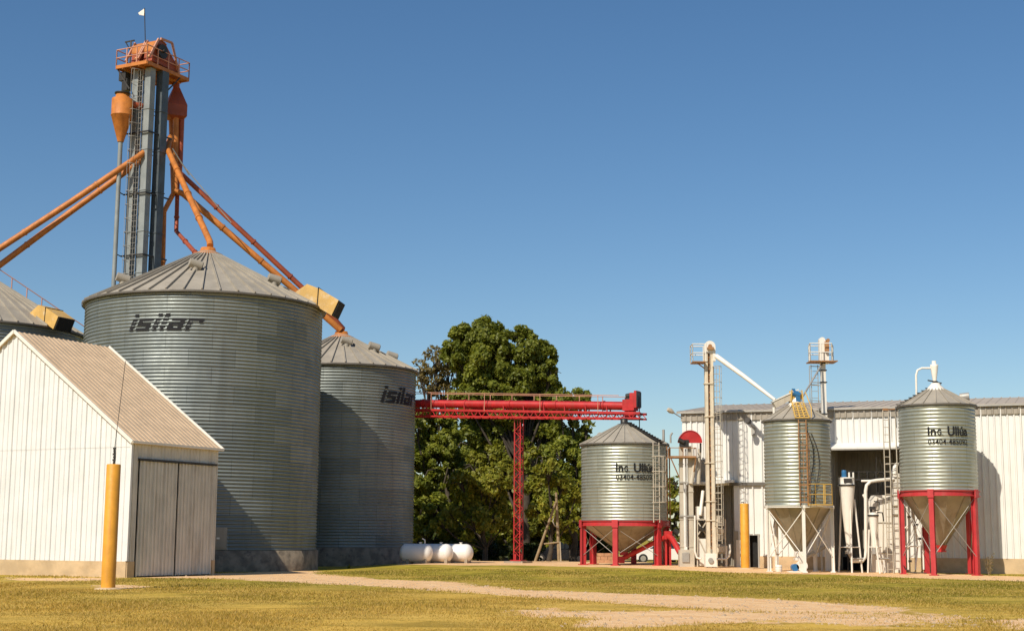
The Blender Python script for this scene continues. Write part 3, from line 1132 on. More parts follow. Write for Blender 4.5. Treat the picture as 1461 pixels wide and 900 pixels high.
def feed_silo(label, cx, cy_, Rr, z0, zring, ze, zp, zhop, nl, phi0, leg_mt, ring_mt, nr, text=None, ring_h=.22, leg_w=.2, ov=.1, cap_r=.3):
    c = (cx, cy_)
    ac = cam_angle(c)
    root = thing('hopper_silo', label, 'silo', (cx, cy_, z0), 'small hopper-bottom feed silos on legs')
    mb = MB()
    mb.lathe(rib_profile(Rr, zring, ze, .17, .017), (cx, cy_, 0), 72)
    mb.build('silo_wall', 'galv_feed', root)
    mb = MB()
    ro = Rr + ov
    mb.lathe([(Rr - .05, ze - .02), (ro, ze - .03), (ro, ze + .01), (cap_r, zp)], (cx, cy_, 0), nr, smooth=False, a0=ac, a1=ac + 2 * math.pi)
    for k in range(nr):
        a = ac + 2 * math.pi * k / nr
        d = V((math.cos(a), math.sin(a), 0))
        b = V((cx, cy_, 0))
        mb.beam(b + d * (ro + .01) + ZUP * (ze + .03), b + d * cap_r + ZUP * (zp + .02), .04, .06)
    rf = mb.build('silo_roof', 'galv_roof', root)
    mb = MB()
    mb.lathe([(ro + .015, ze - .06), (ro + .025, ze), (ro + .01, ze + .025)], (cx, cy_, 0), nr, a0=ac, a1=ac + 2 * math.pi)
    mb.build('eave_trim', 'seam', rf)
    mb = MB()
    rr = Rr + .03
    mb.lathe([(rr - .1, zring - ring_h), (rr + .07, zring - ring_h), (rr + .07, zring - ring_h + .03), (rr + .01, zring - ring_h + .04), (rr + .01, zring - .04), (rr + .07, zring - .03), (rr + .07, zring), (rr - .08, zring + .004)], (cx, cy_, 0), 60, smooth=False)
    mb.build('ring_beam', ring_mt, root)
    legs = []
    for k in range(nl):
        a = ac + R_(phi0) + 2 * math.pi * k / nl
        d, t = V((math.cos(a), math.sin(a), 0)), V((-math.sin(a), math.cos(a), 0))
        b = V((cx, cy_, 0)) + d * Rr
        mb = MB()
        zt_ = zring - ring_h * .3
        zc_ = (z0 - .1 + zt_) / 2
        # I section: two flanges and a web
        for s in (-.45, .45):
            mb.box(b + d * (s * leg_w) + ZUP * zc_, (leg_w, leg_w * .12, zt_ - z0 + .1), t, d)
        mb.box(b + ZUP * zc_, (leg_w * .14, leg_w * .78, zt_ - z0 + .1), t, d)
        mb.box(b + ZUP * (z0 + .02), (leg_w * 1.7, leg_w * 1.7, .05), t, d)
        mb.box(b + d * (leg_w * .62) + ZUP * (zring - ring_h * .55), (leg_w * 1.25, .05, ring_h * 1.5), t, d)
        mb.build('leg', leg_mt, root)
        legs.append(b)
    for k in range(nl):
        p_, q_ = legs[k], legs[(k + 1) % nl]
        mb = MB()
        za, zb_ = zring - ring_h - .1, z0 + (zring - z0) * .22
        mb.tube([p_ + ZUP * za, q_ + ZUP * zb_], .016 if leg_mt != 'white' else .024, 6)
        mb.tube([q_ + ZUP * za, p_ + ZUP * zb_], .016 if leg_mt != 'white' else .024, 6)
        mb.build('brace', 'grey' if leg_mt != 'white' else 'white', root)
    mb = MB()
    mb.lathe([(Rr - .05, zring - ring_h + .02), (.2, zhop)], (cx, cy_, 0), 12, smooth=False, a0=ac + .2, a1=ac + .2 + 2 * math.pi)
    for k in range(12):
        a = ac + .2 + 2 * math.pi * k / 12
        d = V((math.cos(a), math.sin(a), 0))
        b = V((cx, cy_, 0))
        mb.beam(b + d * (Rr - .05) + ZUP * (zring - ring_h + .02), b + d * .2 + ZUP * zhop, .05, .05)
    mb.build('hopper', 'hopper', root)
    if text:
        for (body, x0, x1, zb_, zt_) in text:
            vs, fs = text_polys(body, 1.0, .004 if body[0] == '0' else .024)
            vs = np.array([(v[0], v[1]) for v in vs])
            mn, mx = vs.min(0), vs.max(0)
            L = R_(x1 - x0) * Rr
            sx, sy = L / (mx[0] - mn[0]), (zt_ - zb_) / (mx[1] - mn[1])
            pv = [((x - mn[0]) * sx, (y - mn[1]) * sy) for x, y in vs]
            mb = MB()
            wrap(mb, pv, fs, c, Rr + .042, ac + R_(x0), zb_)
            mb.build('lettering', 'black', root)
    return root, c, ac


def on_silo(c, ac, r, phi, z):
    a = ac + R_(phi)
    return V((c[0] + r * math.cos(a), c[1] + r * math.sin(a), z))


# centre silo
YC = 79.0
cc = P(891, 690, YC)
RC = 60.5 / 2072 * 79.9
zC0 = g(cc.x, cc.y)
zt = lambda y: Z(905, y, YC - RC + .1)
txt = [("In", -11, -1.5, zt(673), zt(660.5)), ("G", -.3, 4.6, zt(673), zt(664.2)), (".", 5.4, 6.4, zt(673), zt(671)),
       ("Ull\u00faa", 12, 43, zt(673.5), zt(660.5)), ("03404-485092", -11, 43, zt(684.5), zt(676.5))]
sC, cC, aC = feed_silo('squat hopper silo with red legs under the end of the red conveyor bridge', cc.x, cc.y, RC, zC0,
                       Z(890, 742.5, YC - 2), Z(890, 635, YC), Z(893, 606, YC), Z(888, 787, YC), 6, -12, 'red_leg', 'red_leg', 26, txt, .27, .26, .1, .3)
mb = MB()
lad0, lad1 = on_silo(cC, aC, RC + .22, 41, Z(930, 745, YC - 1.7)), on_silo(cC, aC, RC + .22, 41, Z(930, 634, YC - 1.7))
a = aC + R_(41)
tng = V((-math.sin(a), math.cos(a), 0))
ladder(mb, lad0, lad1 + ZUP * .1, tng, .42, .3, .03, cage=V((math.cos(a), math.sin(a), 0)) * .9, cage_from=.25)
mb.build('ladder', 'beige', sC)
mb = MB()
zeC, zpC = Z(890, 635, YC), Z(893, 606, YC)
for i in range(13):
    t = i / 12
    q = on_silo(cC, aC, (RC + .1) * (1 - t) + .3 * t, 52, zeC * (1 - t) + zpC * t + .1)
    mb.box(q, (.34, .2, .07), tng, V((math.cos(a), math.sin(a), 0)))
mb.tube([on_silo(cC, aC, RC + .1, 46, zeC + .12), on_silo(cC, aC, .3, 40, zpC + .12)], .02, 5)
mb.build('roof_step', 'dark', sC)
mb = MB()
mb.lathe([(.42, zpC - .08), (.36, zpC + .04), (.2, zpC + .08), (.2, Z(893, 597, YC))], (cc.x, cc.y, 0), 16)
mb.build('inlet_collar', 'dark', sC)
mb = MB()
q = on_silo(cC, aC, RC * .62, -62, zeC + .45)
mb.tube([q - V((.02, .12, 0)), q + V((.02, .1, 0))], .2, 14)
mb.tube([q - ZUP * .1, q - ZUP * .3], .1, 8)
mb.build('roof_vent', 'grey', sC)
mb = MB()
q = on_silo(cC, aC, RC * .95, 72, zeC + .1)
mb.tube([q, q + ZUP * .7], .07, 8)
mb.tube([q + V((.4, .2, 0)), q + V((.4, .2, .4)), q + V((.5, .2, .55))], .05, 8)
mb.build('roof_pipe', 'grey', sC)
mb = MB()
a78 = aC + R_(74)
for ph in (68, 80):
    mb.tube([on_silo(cC, aC, RC + .12, ph, Z(945, 742, YC)), on_silo(cC, aC, RC + .12, ph, zeC - .1)], .04, 6)
mb.build('drain_pipe', 'rust', sC)
mb = MB()
mb.box((cc.x - .05, cc.y, Z(888, 789, YC)), (.42, .42, .2))
mb.build('hopper_outlet', 'red', sC)

# middle silo
YM = 70.5
mm = P(1138.5, 690, YM)
RM = 46 / 2072 * 71.3
zM0 = g(mm.x, mm.y)
sM, cM, aM = feed_silo('slim hopper silo on white legs with a rusty orange caged ladder', mm.x, mm.y, RM, zM0,
                       Z(1138, 721, YM - 1), Z(1138, 601, YM), Z(1138, 579, YM), Z(1140, 786, YM), 5, 8, 'white', 'white', 16, None, .1, .14, .1, .42)
zeM, zpM = Z(1138, 601, YM), Z(1138, 579, YM)
mb = MB()
mb.lathe([(.5, zpM - .06), (.42, zpM + .05), (.22, zpM + .35), (.22, zpM + .5)], (mm.x, mm.y, 0), 16)
mb.build('inlet_cone', 'white', sM)
mb = MB()
a = aM + R_(12)
tng = V((-math.sin(a), math.cos(a), 0))
rad = V((math.cos(a), math.sin(a), 0))
l0, l1 = on_silo(cM, aM, RM + .12, 9, Z(1143, 721, YM - 1.5)), on_silo(cM, aM, RM + .12, 9, zeM - .05)
ladder(mb, l0, l1, tng, .36, .27, .026, cage=rad * .8, cage_from=.04)
mb.build('ladder', 'rust', sM)
mb = MB()
r0_ = on_silo(cM, aM, RM + .1, 9, zeM + .05)
r1_ = on_silo(cM, aM, .45, 9, zpM + .12)
for s in (-.32, -.1, .12, .34):
    mb.beam(r0_ + tng * s, r1_ + tng * s * .8, .05, .07)
for i in range(7):
    q = r0_.lerp(r1_, i / 6)
    mb.beam(q - tng * .34, q + tng * .34, .06, .05)
mb.tube([r0_ + tng * .45, r0_ + tng * .45 + ZUP * .5, r1_ + tng * .4 + ZUP * .5], .025, 6)
mb.build('roof_ladder', 'yellow', sM)
mb = MB()
b0 = on_silo(cM, aM, RM + .15, 30, Z(1168, 720, YM - 1.4))
a2 = aM + R_(32)
t2, rd2 = V((-math.sin(a2), math.cos(a2), 0)), V((math.cos(a2), math.sin(a2), 0))
mb.box(b0 + rd2 * .3, (.95, .6, .05), t2, rd2)
railing(mb, [b0 - t2 * .45, b0 - t2 * .45 + rd2 * .58, b0 + t2 * .45 + rd2 * .58, b0 + t2 * .45], .95, .5, .022, 1)
mb.build('landing_basket', 'yellow', sM)
mb = MB()
for (ph, dz) in ((24, 0), (34, .3)):
    pts = [on_silo(cM, aM, RM + .08, ph - 10 + 10 * math.sin(i * .55) + i * 1.2, zeM - .4 - dz - i * .42) for i in range(9)]
    mb.tube(pts, .025, 6)
mb.build('cable', 'dark', sM)
# drag conveyor on its roof
mb = MB()
d0, d1 = P(1104, 578, 70.4), P(1138, 561, 70.5)
mb.beam(d0, d1, .34, .30)
dcv = mb.build('drag_conveyor', 'beige', sM)
mb = MB()
mb.beam(d0 + ZUP * .17 - V((.1, 0, 0)), d1 + ZUP * .17, .42, .05)
mb.tube([d0 - ZUP * .1, d0 + V((0, 0, -.3)), d0 + V((.1, 0, -.75))], .07, 8)
mb.build('conveyor_lid', 'white', dcv)
mb = MB()
q = P(1135, 560.5, 70.3)
mb.tube([q + V((-.12, 0, .02)), q + V((.2, 0, -.12))], .15, 12)
mb.box(q + V((.1, 0, -.28)), (.2, .25, .4))
mb.box(q + V((-.1, 0, .16)), (.14, .12, .1))
mb.build('drive_motor', 'blue', dcv)
mb = MB()
for s in (-.3, .3):
    for v_ in (-.25, .25):
        mb.beam((mm.x + s, mm.y + v_, zpM + .2), (mm.x + s * .8, mm.y + v_, zpM + .75), .06, .06)
mb.box((mm.x, mm.y, zpM + .45), (.55, .4, .25))
mb.build('inlet_frame', 'yellow', sM)
mb = MB()
mb.lathe([(.2, Z(1140, 787, YM)), (.2, Z(1140, 795, YM))], (mm.x, mm.y, 0), 14)
mb.box((mm.x, mm.y, Z(1140, 797, YM)), (.5, .5, .12))
mb.build('hopper_outlet', 'white', sM)

# silo by the building's lettered wall
YQ = 69.3
qq = P(1338.3, 650, YQ)
RQ = 52.3 / 2072 * 70.2
zQ0 = g(qq.x, qq.y)
zt = lambda y: Z(1350, y, YQ - RQ + .1)
txt = [("In", -13.5, -1.5, zt(621), zt(608.5)), ("G", 0, 6.2, zt(621), zt(612)), (".", 7.2, 8.6, zt(621), zt(619)),
       ("Ull\u00faa", 15, 49, zt(621.8), zt(607.8)), ("03404-485092", -13.5, 49, zt(634), zt(626))]
sQ, cQ, aQ = feed_silo('hopper silo on red legs by the white wall, small white cyclone on its roof', qq.x, qq.y, RQ, zQ0,
                       Z(1338, 699, YQ - 1.5), Z(1338, 580, YQ), Z(1338, 556, YQ), Z(1341, 777, YQ), 5, -12, 'red_leg', 'red_leg', 20, txt, .26, .22, .09, .42)
zeQ, zpQ = Z(1338, 580, YQ), Z(1338, 556, YQ)
mb = MB()
mb.lathe([(.5, zpQ - .06), (.46, zpQ + .02), (.22, zpQ + .26), (.2, zpQ + .32), (0, zpQ + .32)], (qq.x, qq.y, 0), 18)
mb.build('roof_cap', 'white', sQ)
mb = MB()
zz = Z(1335, 546, YQ)
mb.beam((qq.x - .35, qq.y, zz + .12), (qq.x + .3, qq.y, zz - .02), .1, .05)
mb.beam((qq.x - .1, qq.y, zz + .2), (qq.x + .28, qq.y + .1, zz - .1), .07, .05)
mb.box((qq.x, qq.y, zz), (.2, .2, .16))
mb.build('inlet_clamp', 'dark', sQ)
mb = MB()
zq = [Z(1332, y, YQ) for y in (543, 523, 520, 515)]
qx = P(1333, 530, YQ).x
mb.lathe([(.09, zq[0] - .08), (.09, zq[0]), (.19, zq[1]), (.19, zq[2]), (.1, zq[2] + .01), (.1, zq[3]), (0, zq[3])], (qx, qq.y, 0), 16)
cyq = mb.build('cyclone', 'white', sQ)
mb = MB()
mb.tube([P(1330, 525, YQ), P(1315, 525, YQ), P(1309, 528, YQ), P(1307, 535, YQ), P(1307.5, 562, YQ), P(1308, 578, YQ)], .05, 8)
mb.build('air_pipe', 'white', cyq)
mb = MB()
for i in range(8):
    t = i / 7
    q = on_silo(cQ, aQ, (RQ + .1) * (1 - t) + .4 * t, -68, zeQ * (1 - t) + zpQ * t + .07)
    mb.box(q, (.2, .09, .03))
mb.tube([on_silo(cQ, aQ, RQ + .1, -86, zeQ + .02), on_silo(cQ, aQ, RQ + .12, -80, zeQ - .3), on_silo(cQ, aQ, RQ + .1, -84, zeQ - 1.0)], .02, 6)
mb.build('roof_step', 'dark', sQ)
mb = MB()
mb.lathe([(.28, Z(1341, 777, YQ)), (.17, Z(1341, 784, YQ)), (.22, Z(1341, 785, YQ)), (.22, Z(1341, 787, YQ))], (qq.x, qq.y, 0), 4, smooth=False)
mb.build('hopper_outlet', 'red', sQ)

# ------------------------------------------------------------------ white building
B0 = V((9.09, 77.2, 0))
wd_ = V((16.0, -6.0, 0)).normalized()
bk = V((-wd_.y, wd_.x, 0))
nw = -bk


def s_at(px, py=720):
    d = ray(px, py)
    return (B0.x * d.y - B0.y * d.x) / (wd_.y * d.x - wd_.x * d.y)


def Bp(s, off=0.0, z=0.0):
    return B0 + wd_ * s + nw * off + ZUP * z


def zB(px, py, off=0.0):
    s = s_at(px, py)
    return Z(px, py, Bp(s, off).y)


SEND = 27.0
zEb = (zB(1461, 575) + zB(976, 588)) / 2
zpl = .78
bld = thing('warehouse', 'long white ribbed warehouse with open recesses and a low pale roof', 'building', (B0.x, B0.y, g(B0.x, B0.y)))
sL0, sL1 = s_at(981), s_at(1047.5)
sD0, sD1 = s_at(1068), s_at(1081.5)
sR0, sR1 = s_at(1187), s_at(1286)
zL = zB(1020, 692)
zR = zB(1240, 641)
zDr = zB(1075, 763)
zEb_ = zEb - .02


def wallstrip(mb, s0, s1, za, zb_):
    corr(mb, Bp(s0), Bp(s1), za, zb_, nw, .31, .06)


mb = MB()
wallstrip(mb, 0, sL0, zpl, zEb_)
wallstrip(mb, sL0, sL1, zL, zEb_)
wallstrip(mb, sL1, sD0, zpl, zEb_)
wallstrip(mb, sD0, sD1, zDr, zEb_)
wallstrip(mb, sD1, sR0, zpl, zEb_)
wallstrip(mb, sR0, sR1, zR, zEb_)
wallstrip(mb, sR1, SEND, zpl, zEb_)
corr(mb, Bp(0) + bk * 20, Bp(0), 0, zEb, -wd_, .31, .035)
corr(mb, Bp(SEND), Bp(SEND) + bk * 20, 0, zEb, wd_, .31, .035)
corr(mb, Bp(SEND) + bk * 20, Bp(0) + bk * 20, 0, zEb, bk, .31, .035)
mb.build('wall', 'white_sheet', bld)
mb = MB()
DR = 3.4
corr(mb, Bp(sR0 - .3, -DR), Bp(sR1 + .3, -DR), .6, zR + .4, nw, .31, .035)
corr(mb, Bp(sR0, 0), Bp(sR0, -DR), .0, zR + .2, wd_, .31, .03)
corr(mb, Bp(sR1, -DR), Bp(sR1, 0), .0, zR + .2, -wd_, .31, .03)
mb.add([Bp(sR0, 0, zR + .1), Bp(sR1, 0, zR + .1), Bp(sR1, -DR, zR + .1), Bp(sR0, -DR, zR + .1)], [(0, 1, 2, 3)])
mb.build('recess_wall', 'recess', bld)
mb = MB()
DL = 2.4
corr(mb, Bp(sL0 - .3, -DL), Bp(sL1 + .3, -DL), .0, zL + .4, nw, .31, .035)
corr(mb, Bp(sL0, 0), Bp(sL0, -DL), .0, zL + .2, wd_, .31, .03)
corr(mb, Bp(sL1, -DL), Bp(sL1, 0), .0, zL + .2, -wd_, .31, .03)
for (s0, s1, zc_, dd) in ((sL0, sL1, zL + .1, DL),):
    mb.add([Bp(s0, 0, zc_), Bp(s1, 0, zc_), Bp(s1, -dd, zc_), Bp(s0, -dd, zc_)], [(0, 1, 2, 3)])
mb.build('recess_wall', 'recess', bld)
for (s0, s1) in ((0, sL0), (sL1, sD0), (sD1, sR0), (sR1, SEND)):
    mb = MB()
    mb.beam(Bp(s0, -.06, zpl / 2 - .2), Bp(s1, -.06, zpl / 2 - .2), .24, zpl + .4)
    mb.build('plinth', 'plinth', bld)
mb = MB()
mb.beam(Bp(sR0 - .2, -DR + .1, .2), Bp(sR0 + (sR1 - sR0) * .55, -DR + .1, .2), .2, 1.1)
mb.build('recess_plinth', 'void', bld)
# roof
mb = MB()
oh = .22
run, rise = 10.0, 1.25
a_, b_ = Bp(-.25, oh, zEb), Bp(SEND + .3, oh, zEb)
c_, d_ = Bp(SEND + .3, -run, zEb + rise), Bp(-.25, -run, zEb + rise)
seam_sheet(mb, a_, b_, c_, d_, 60, .02, .05, .08)
e_, f_ = Bp(SEND + .3, -2 * run - .4, zEb), Bp(-.25, -2 * run - .4, zEb)
seam_sheet(mb, f_, e_, c_, d_, 60, .04, .07, .08)
rf = mb.build('roof', 'bld_roof', bld)
mb = MB()
mb.beam(a_ + ZUP * -.06, b_ + ZUP * -.06, .05, .09)
mb.build('gutter', 'grey', rf)
mb = MB()
q = Bp(s_at(1381), -1.4, zEb + .2)
mb.tube([q, q + ZUP * .3], .12, 10)
mb.tube([q + ZUP * .32 - wd_ * .25, q + ZUP * .36 + wd_ * .2], .2, 12)
mb.build('roof_vent', 'grey', rf)
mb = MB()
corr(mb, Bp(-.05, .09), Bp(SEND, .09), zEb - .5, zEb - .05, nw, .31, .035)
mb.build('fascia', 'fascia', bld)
# canopies, flashing, louvre, doors
mb = MB()
sheetp = [(0, .0), (.75, -.26), (.75, -.34), (0, -.08)]
mb.prism([Bp(sR0 - .05, a0_ + .03, zR + .34 + z0_) for a0_, z0_ in sheetp], wd_ * (sR1 - sR0 + .1))
cn = mb.build('canopy', 'white_sheet', bld)
mb = MB()
mb.prism([Bp(sR0 + .02, .02, zR + .28), Bp(sR0 + .7, .3, zR + .0), Bp(sR0 + .02, .6, zR - .05)], wd_ * .04)
mb.beam(Bp(sR0, .74, zR - .02), Bp(sR1, .74, zR - .02), .04, .07)
mb.build('canopy_edge', 'grey', cn)
mb = MB()
zc_ = zL + .02
mb.prism([Bp(sL0 - .1, .05, zc_ + .0), Bp(sL0 + .9, 1.0, zc_ - .02), Bp(sL1, .5, zc_ + .1), Bp(sL1 + .1, .05, zc_ + .12)], ZUP * .14)
mb.build('canopy', 'white_sheet', bld)
mb = MB()
mb.beam(Bp(sL1 - .2, .1, zB(1070, 690)), Bp(sD1 + 1.2, .1, zB(1090, 690)), .16, .16)
mb.build('flashing', 'seam', bld)
mb = MB()
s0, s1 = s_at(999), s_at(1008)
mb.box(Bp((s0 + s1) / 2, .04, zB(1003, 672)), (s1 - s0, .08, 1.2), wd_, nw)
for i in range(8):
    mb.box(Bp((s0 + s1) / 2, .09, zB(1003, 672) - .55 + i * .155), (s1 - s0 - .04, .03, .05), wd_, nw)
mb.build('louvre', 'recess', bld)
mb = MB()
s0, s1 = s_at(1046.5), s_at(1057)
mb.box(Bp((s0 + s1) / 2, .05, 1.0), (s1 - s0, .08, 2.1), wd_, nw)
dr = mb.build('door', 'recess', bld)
mb = MB()
mb.box(Bp(s_at(1053), .11, .85), (.22, .04, 1.5), wd_, nw)
mb.build('door_panel', 'white', dr)
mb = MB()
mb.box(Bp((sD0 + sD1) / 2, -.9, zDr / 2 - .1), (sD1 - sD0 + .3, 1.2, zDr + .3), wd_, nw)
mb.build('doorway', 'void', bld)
mb = MB()
for s_ in (sD0, sD1):
    mb.box(Bp(s_, .03, zDr / 2), (.07, .1, zDr), wd_, nw)
mb.box(Bp((sD0 + sD1) / 2, .032, zDr + .03), (sD1 - sD0 + .1, .1, .07), wd_, nw)
mb.build('door_frame', 'grey', bld)
# lamps
mb = MB()
q = Bp(.05, .05, zB(976, 597))
e_ = P(960, 588, q.y - .2)
mb.tube([q, e_], .03, 6)
lm = mb.build('lamp_arm', 'grey', bld)
mb = MB()
dv = (e_ - q).normalized()
mb.tube([e_ - dv * .05, e_ + dv * .16, e_ + dv * .34], [.07, .14, .10], 12)
mb.build('lamp_head', 'beige', lm)
mb = MB()
q = Bp(s_at(1081), .1, zB(1081, 611))
e_ = P(1069, 602, Bp(s_at(1069)).y - .9)
mb.tube([q, e_], .028, 6)
mb.box(P(1074.5, 613, Bp(s_at(1075)).y - .14), (.18, .06, .55), wd_, nw)
lm = mb.build('lamp_arm', 'grey', bld)
mb = MB()
dv = (e_ - q).normalized()
mb.tube([e_ - dv * .1, e_ + dv * .1, e_ + dv * .26], [.08, .17, .15], 12)
mb.build('lamp_head', 'dark', lm)
# ------------------------------------------------------------------ elevators beside the building


def xy(px, Y, py=740):
    p = P(px, py, Y)
    return V((p.x, p.y, 0))


def box_px(mb, x0, x1, y0, y1, Y, dep):
    a_, b_ = P(x0, (y0 + y1) / 2, Y), P(x1, (y0 + y1) / 2, Y)
    za, zb_ = Z((x0 + x1) / 2, y1, Y), Z((x0 + x1) / 2, y0, Y)
    mb.box(((a_.x + b_.x) / 2, Y + dep / 2, (za + zb_) / 2), (b_.x - a_.x, dep, zb_ - za))


YW = 73.6
q0 = xy(1015, YW)
gz_ = g(q0.x, q0.y)
we = thing('bucket_elevator', 'rusty white bucket elevator with a rounded head and side platform, spout to a silo', 'elevator', (q0.x, YW, gz_), 'slender bucket elevators by the warehouse')
for (x0, x1, mt_) in ((1008.6, 1013.0, 'rusty'), (1016.0, 1021.0, 'rusty')):
    mb = MB()
    xa, xb = xy(x0, YW).x, xy(x1, YW).x
    ztop = Z(1015, 497, YW)
    mb.box(((xa + xb) / 2, YW + .15, (gz_ + ztop) / 2), (xb - xa, .3, ztop - gz_))
    mb.build('elevator_leg', mt_, we)
mb = MB()
xa = xy(1014.6, YW).x
mb.box((xa, YW + .18, (gz_ + 1 + ztop) / 2), (.07, .08, ztop - gz_ - 1.2))
k = gz_ + 1
while k < ztop - .4:
    mb.box((xa, YW + .15, k), (.10, .1, .09))
    k += .3
mb.build('bucket_belt', 'rust', we)
for y in (547, 594, 660, 715, 742):
    mb = MB()
    zf_ = Z(1015, y, YW)
    mb.box((xy(1014.8, YW).x, YW + .15, zf_), (.52, .4, .05))
    mb.build('flange', 'rusty', we)
mb = MB()
xa, xb = xy(1008.3, YW).x, xy(1024.5, YW).x
zc_ = Z(1016, 494, YW)
pr = [V((xa, YW - .03, zc_ - .35)), V((xa, YW - .03, zc_))]
rr = (xb - xa) / 2
for i in range(11):
    t = math.pi * (1 - i / 10)
    pr.append(V(((xa + xb) / 2 + rr * math.cos(t), YW - .03, zc_ + rr * math.sin(t))))
pr += [V((xb, YW - .03, zc_)), V((xb, YW - .03, Z(1024, 515, YW))), V((xb - .14, YW - .03, Z(1024, 515, YW))), V((xb - .14, YW - .03, zc_ - .35))]
mb.prism(pr, V((0, .38, 0)))
hd = mb.build('elevator_head', 'white', we)
mb = MB()
mb.tube([((xa + xb) / 2, YW - .03, zc_), ((xa + xb) / 2, YW - .16, zc_)], .1, 10)
mb.box(((xa + xb) / 2 + .02, YW - .12, zc_ - .12), (.34, .16, .12))
mb.build('head_bearing', 'rust', hd)
mb = MB()
zf = Z(1000, 517, YW)
x0_, x1_ = xy(990, YW).x, xy(1009, YW).x
mb.box(((x0_ + x1_) / 2, YW + .1, zf), (x1_ - x0_, 1.0, .05))
mb.beam((x0_ + .3, YW + .1, zf - .03), (x1_, YW + .1, zf - .3), .05, .05)
pf = mb.build('side_platform', 'rust', we)
mb = MB()
railing(mb, [(x1_, YW - .38, zf), (x0_, YW - .38, zf), (x0_, YW + .58, zf), (x1_, YW + .58, zf)], Z(1000, 492, YW) - zf, .7, .026, 1)
mb.build('platform_railing', 'white', pf)
mb = MB()
la = V((xy(1026, YW).x, YW + .1, 0))
ladder(mb, la + ZUP * (gz_ + 1.2), la + ZUP * Z(1026, 522, YW), V((1, 0, 0)), .3, .3, .022, cage=V((0, -.75, 0)), cage_from=.1)
mb.build('ladder', 'beige', we)
mb = MB()
box_px(mb, 1006.5, 1022.5, 789, 808, YW - .08, .5)
bt = mb.build('boot', 'white', we)
mb = MB()
q = P(1014, 799, YW - .1)
mb.tube([q, q - V((0, .06, 0))], .13, 14)
mb.build('boot_pulley', 'grey', bt)
mb = MB()
mb.tube([P(1022, 508, YW), P(1060, 535.5, 72.4), P(1106, 570.5, 70.8)], [.13, .115, .08], 10)
mb.build('spout', 'white', we)

YE = 73.3
q0 = xy(1176, YE)
gz_ = g(q0.x, q0.y)
ee = thing('bucket_elevator', 'pale bucket elevator rising behind the caged-ladder silo to a white railed platform', 'elevator', (q0.x, YE, gz_), 'slender bucket elevators by the warehouse')
mb = MB()
xa, xb = P(1172.5, 560, YE).x, P(1179, 560, YE).x
ztop = Z(1176, 517, YE)
mb.box(((xa + xb) / 2, YE + .14, (gz_ + ztop) / 2), (xb - xa, .28, ztop - gz_))
mb.build('elevator_leg', 'white', ee)
for y in (528, 545, 590):
    mb = MB()
    mb.box(((xa + xb) / 2, YE + .14, Z(1176, y, YE)), (.34, .36, .05))
    mb.build('flange', 'dark', ee)
mb = MB()
zc_ = Z(1176, 485, YE)
xm = (xa + xb) / 2 - .02
pr = [V((xm - .15, YE, ztop - .05)), V((xm - .15, YE, zc_))]
for i in range(9):
    t = math.pi * (1 - i / 8)
    pr.append(V((xm + .15 * math.cos(t), YE, zc_ + .15 * math.sin(t))))
pr += [V((xm + .15, YE, zc_)), V((xm + .32, YE, zc_ - .35)), V((xm + .32, YE, ztop - .05))]
mb.prism(pr, V((0, .34, 0)))
hd = mb.build('elevator_head', 'white', ee)
mb = MB()
mb.box((xm + .2, YE - .1, zc_ - .35), (.2, .2, .5))
mb.tube([(xm + .28, YE - .1, zc_ - .02), (xm + .28, YE + .3, zc_ - .02)], .09, 10)
mb.build('head_motor', 'rust', hd)
mb = MB()
zf = Z(1174, 516, YE)
x0_, x1_ = P(1154, 516, YE).x, P(1193, 516, YE).x
mb.box(((x0_ + x1_) / 2, YE + .15, zf), (x1_ - x0_, 1.1, .05))
pf = mb.build('head_platform', 'rust', ee)
mb = MB()
railing(mb, [(x0_, YE - .38, zf), (x1_ - .3, YE - .38, zf), (x1_, YE + .68, zf), (x0_ + .15, YE + .68, zf)], Z(1174, 491, YE) - zf, .7, .027, 1, close=True)
mb.build('platform_railing', 'white', pf)
mb = MB()
la = V((P(1164, 560, YE).x, YE + .2, 0))
ladder(mb, la + ZUP * (gz_ + 2), la + ZUP * Z(1164, 520, YE), V((1, 0, 0)), .34, .34, .02)
for y in (522, 545, 549, 571):
    zz = Z(1164, y, YE)
    mb.beam(la + V((-.28, -.1, zz)), la + V((.3, 0, zz)), .04, .04)
mb.tube([la + V((-.28, -.1, Z(1157, 522, YE))), la + V((-.28, -.1, Z(1157, 640, YE)))], .02, 6)
mb.build('ladder', 'grey', ee)
mb = MB()
mb.tube([P(1173, 519, YE), P(1145, 566, 70.8)], .045, 8)
mb.build('spout', 'grey', ee)

YG = 75.2
q0 = xy(982, YG)
gz_ = g(q0.x, q0.y)
ge = thing('bucket_elevator', 'short beige bucket elevator with a red half-round head cover beside the squat silo', 'elevator', (q0.x, YG, gz_), 'slender bucket elevators by the warehouse')
for (x0, x1) in ((970.5, 975.5), (983, 989.5)):
    mb = MB()
    xa, xb = xy(x0, YG).x, xy(x1, YG).x
    zt_ = Z(980, 636, YG)
    mb.box(((xa + xb) / 2, YG + .15, (gz_ + zt_) / 2), (xb - xa, .3, zt_ - gz_))
    z_ = gz_ + 1
    while z_ < zt_:
        mb.box(((xa + xb) / 2, YG + .15, z_), (xb - xa + .06, .36, .04))
        z_ += 1.4
    mb.build('elevator_leg', 'beige', ge)
mb = MB()
for y in (688, 736):
    mb.beam(xy(969, YG) + ZUP * Z(978, y, YG) - V((0, .05, 0)), xy(991, YG) + ZUP * Z(978, y, YG) - V((0, .05, 0)), .05, .07)
mb.tube([xy(979, YG) + ZUP * (gz_ + 1), xy(979, YG) + ZUP * Z(979, 640, YG)], .035, 6)
mb.build('leg_tie', 'grey', ge)
mb = MB()
ctr = P(984.5, 631, YG)
rr = 16.3 / 2072 * 76
pr = []
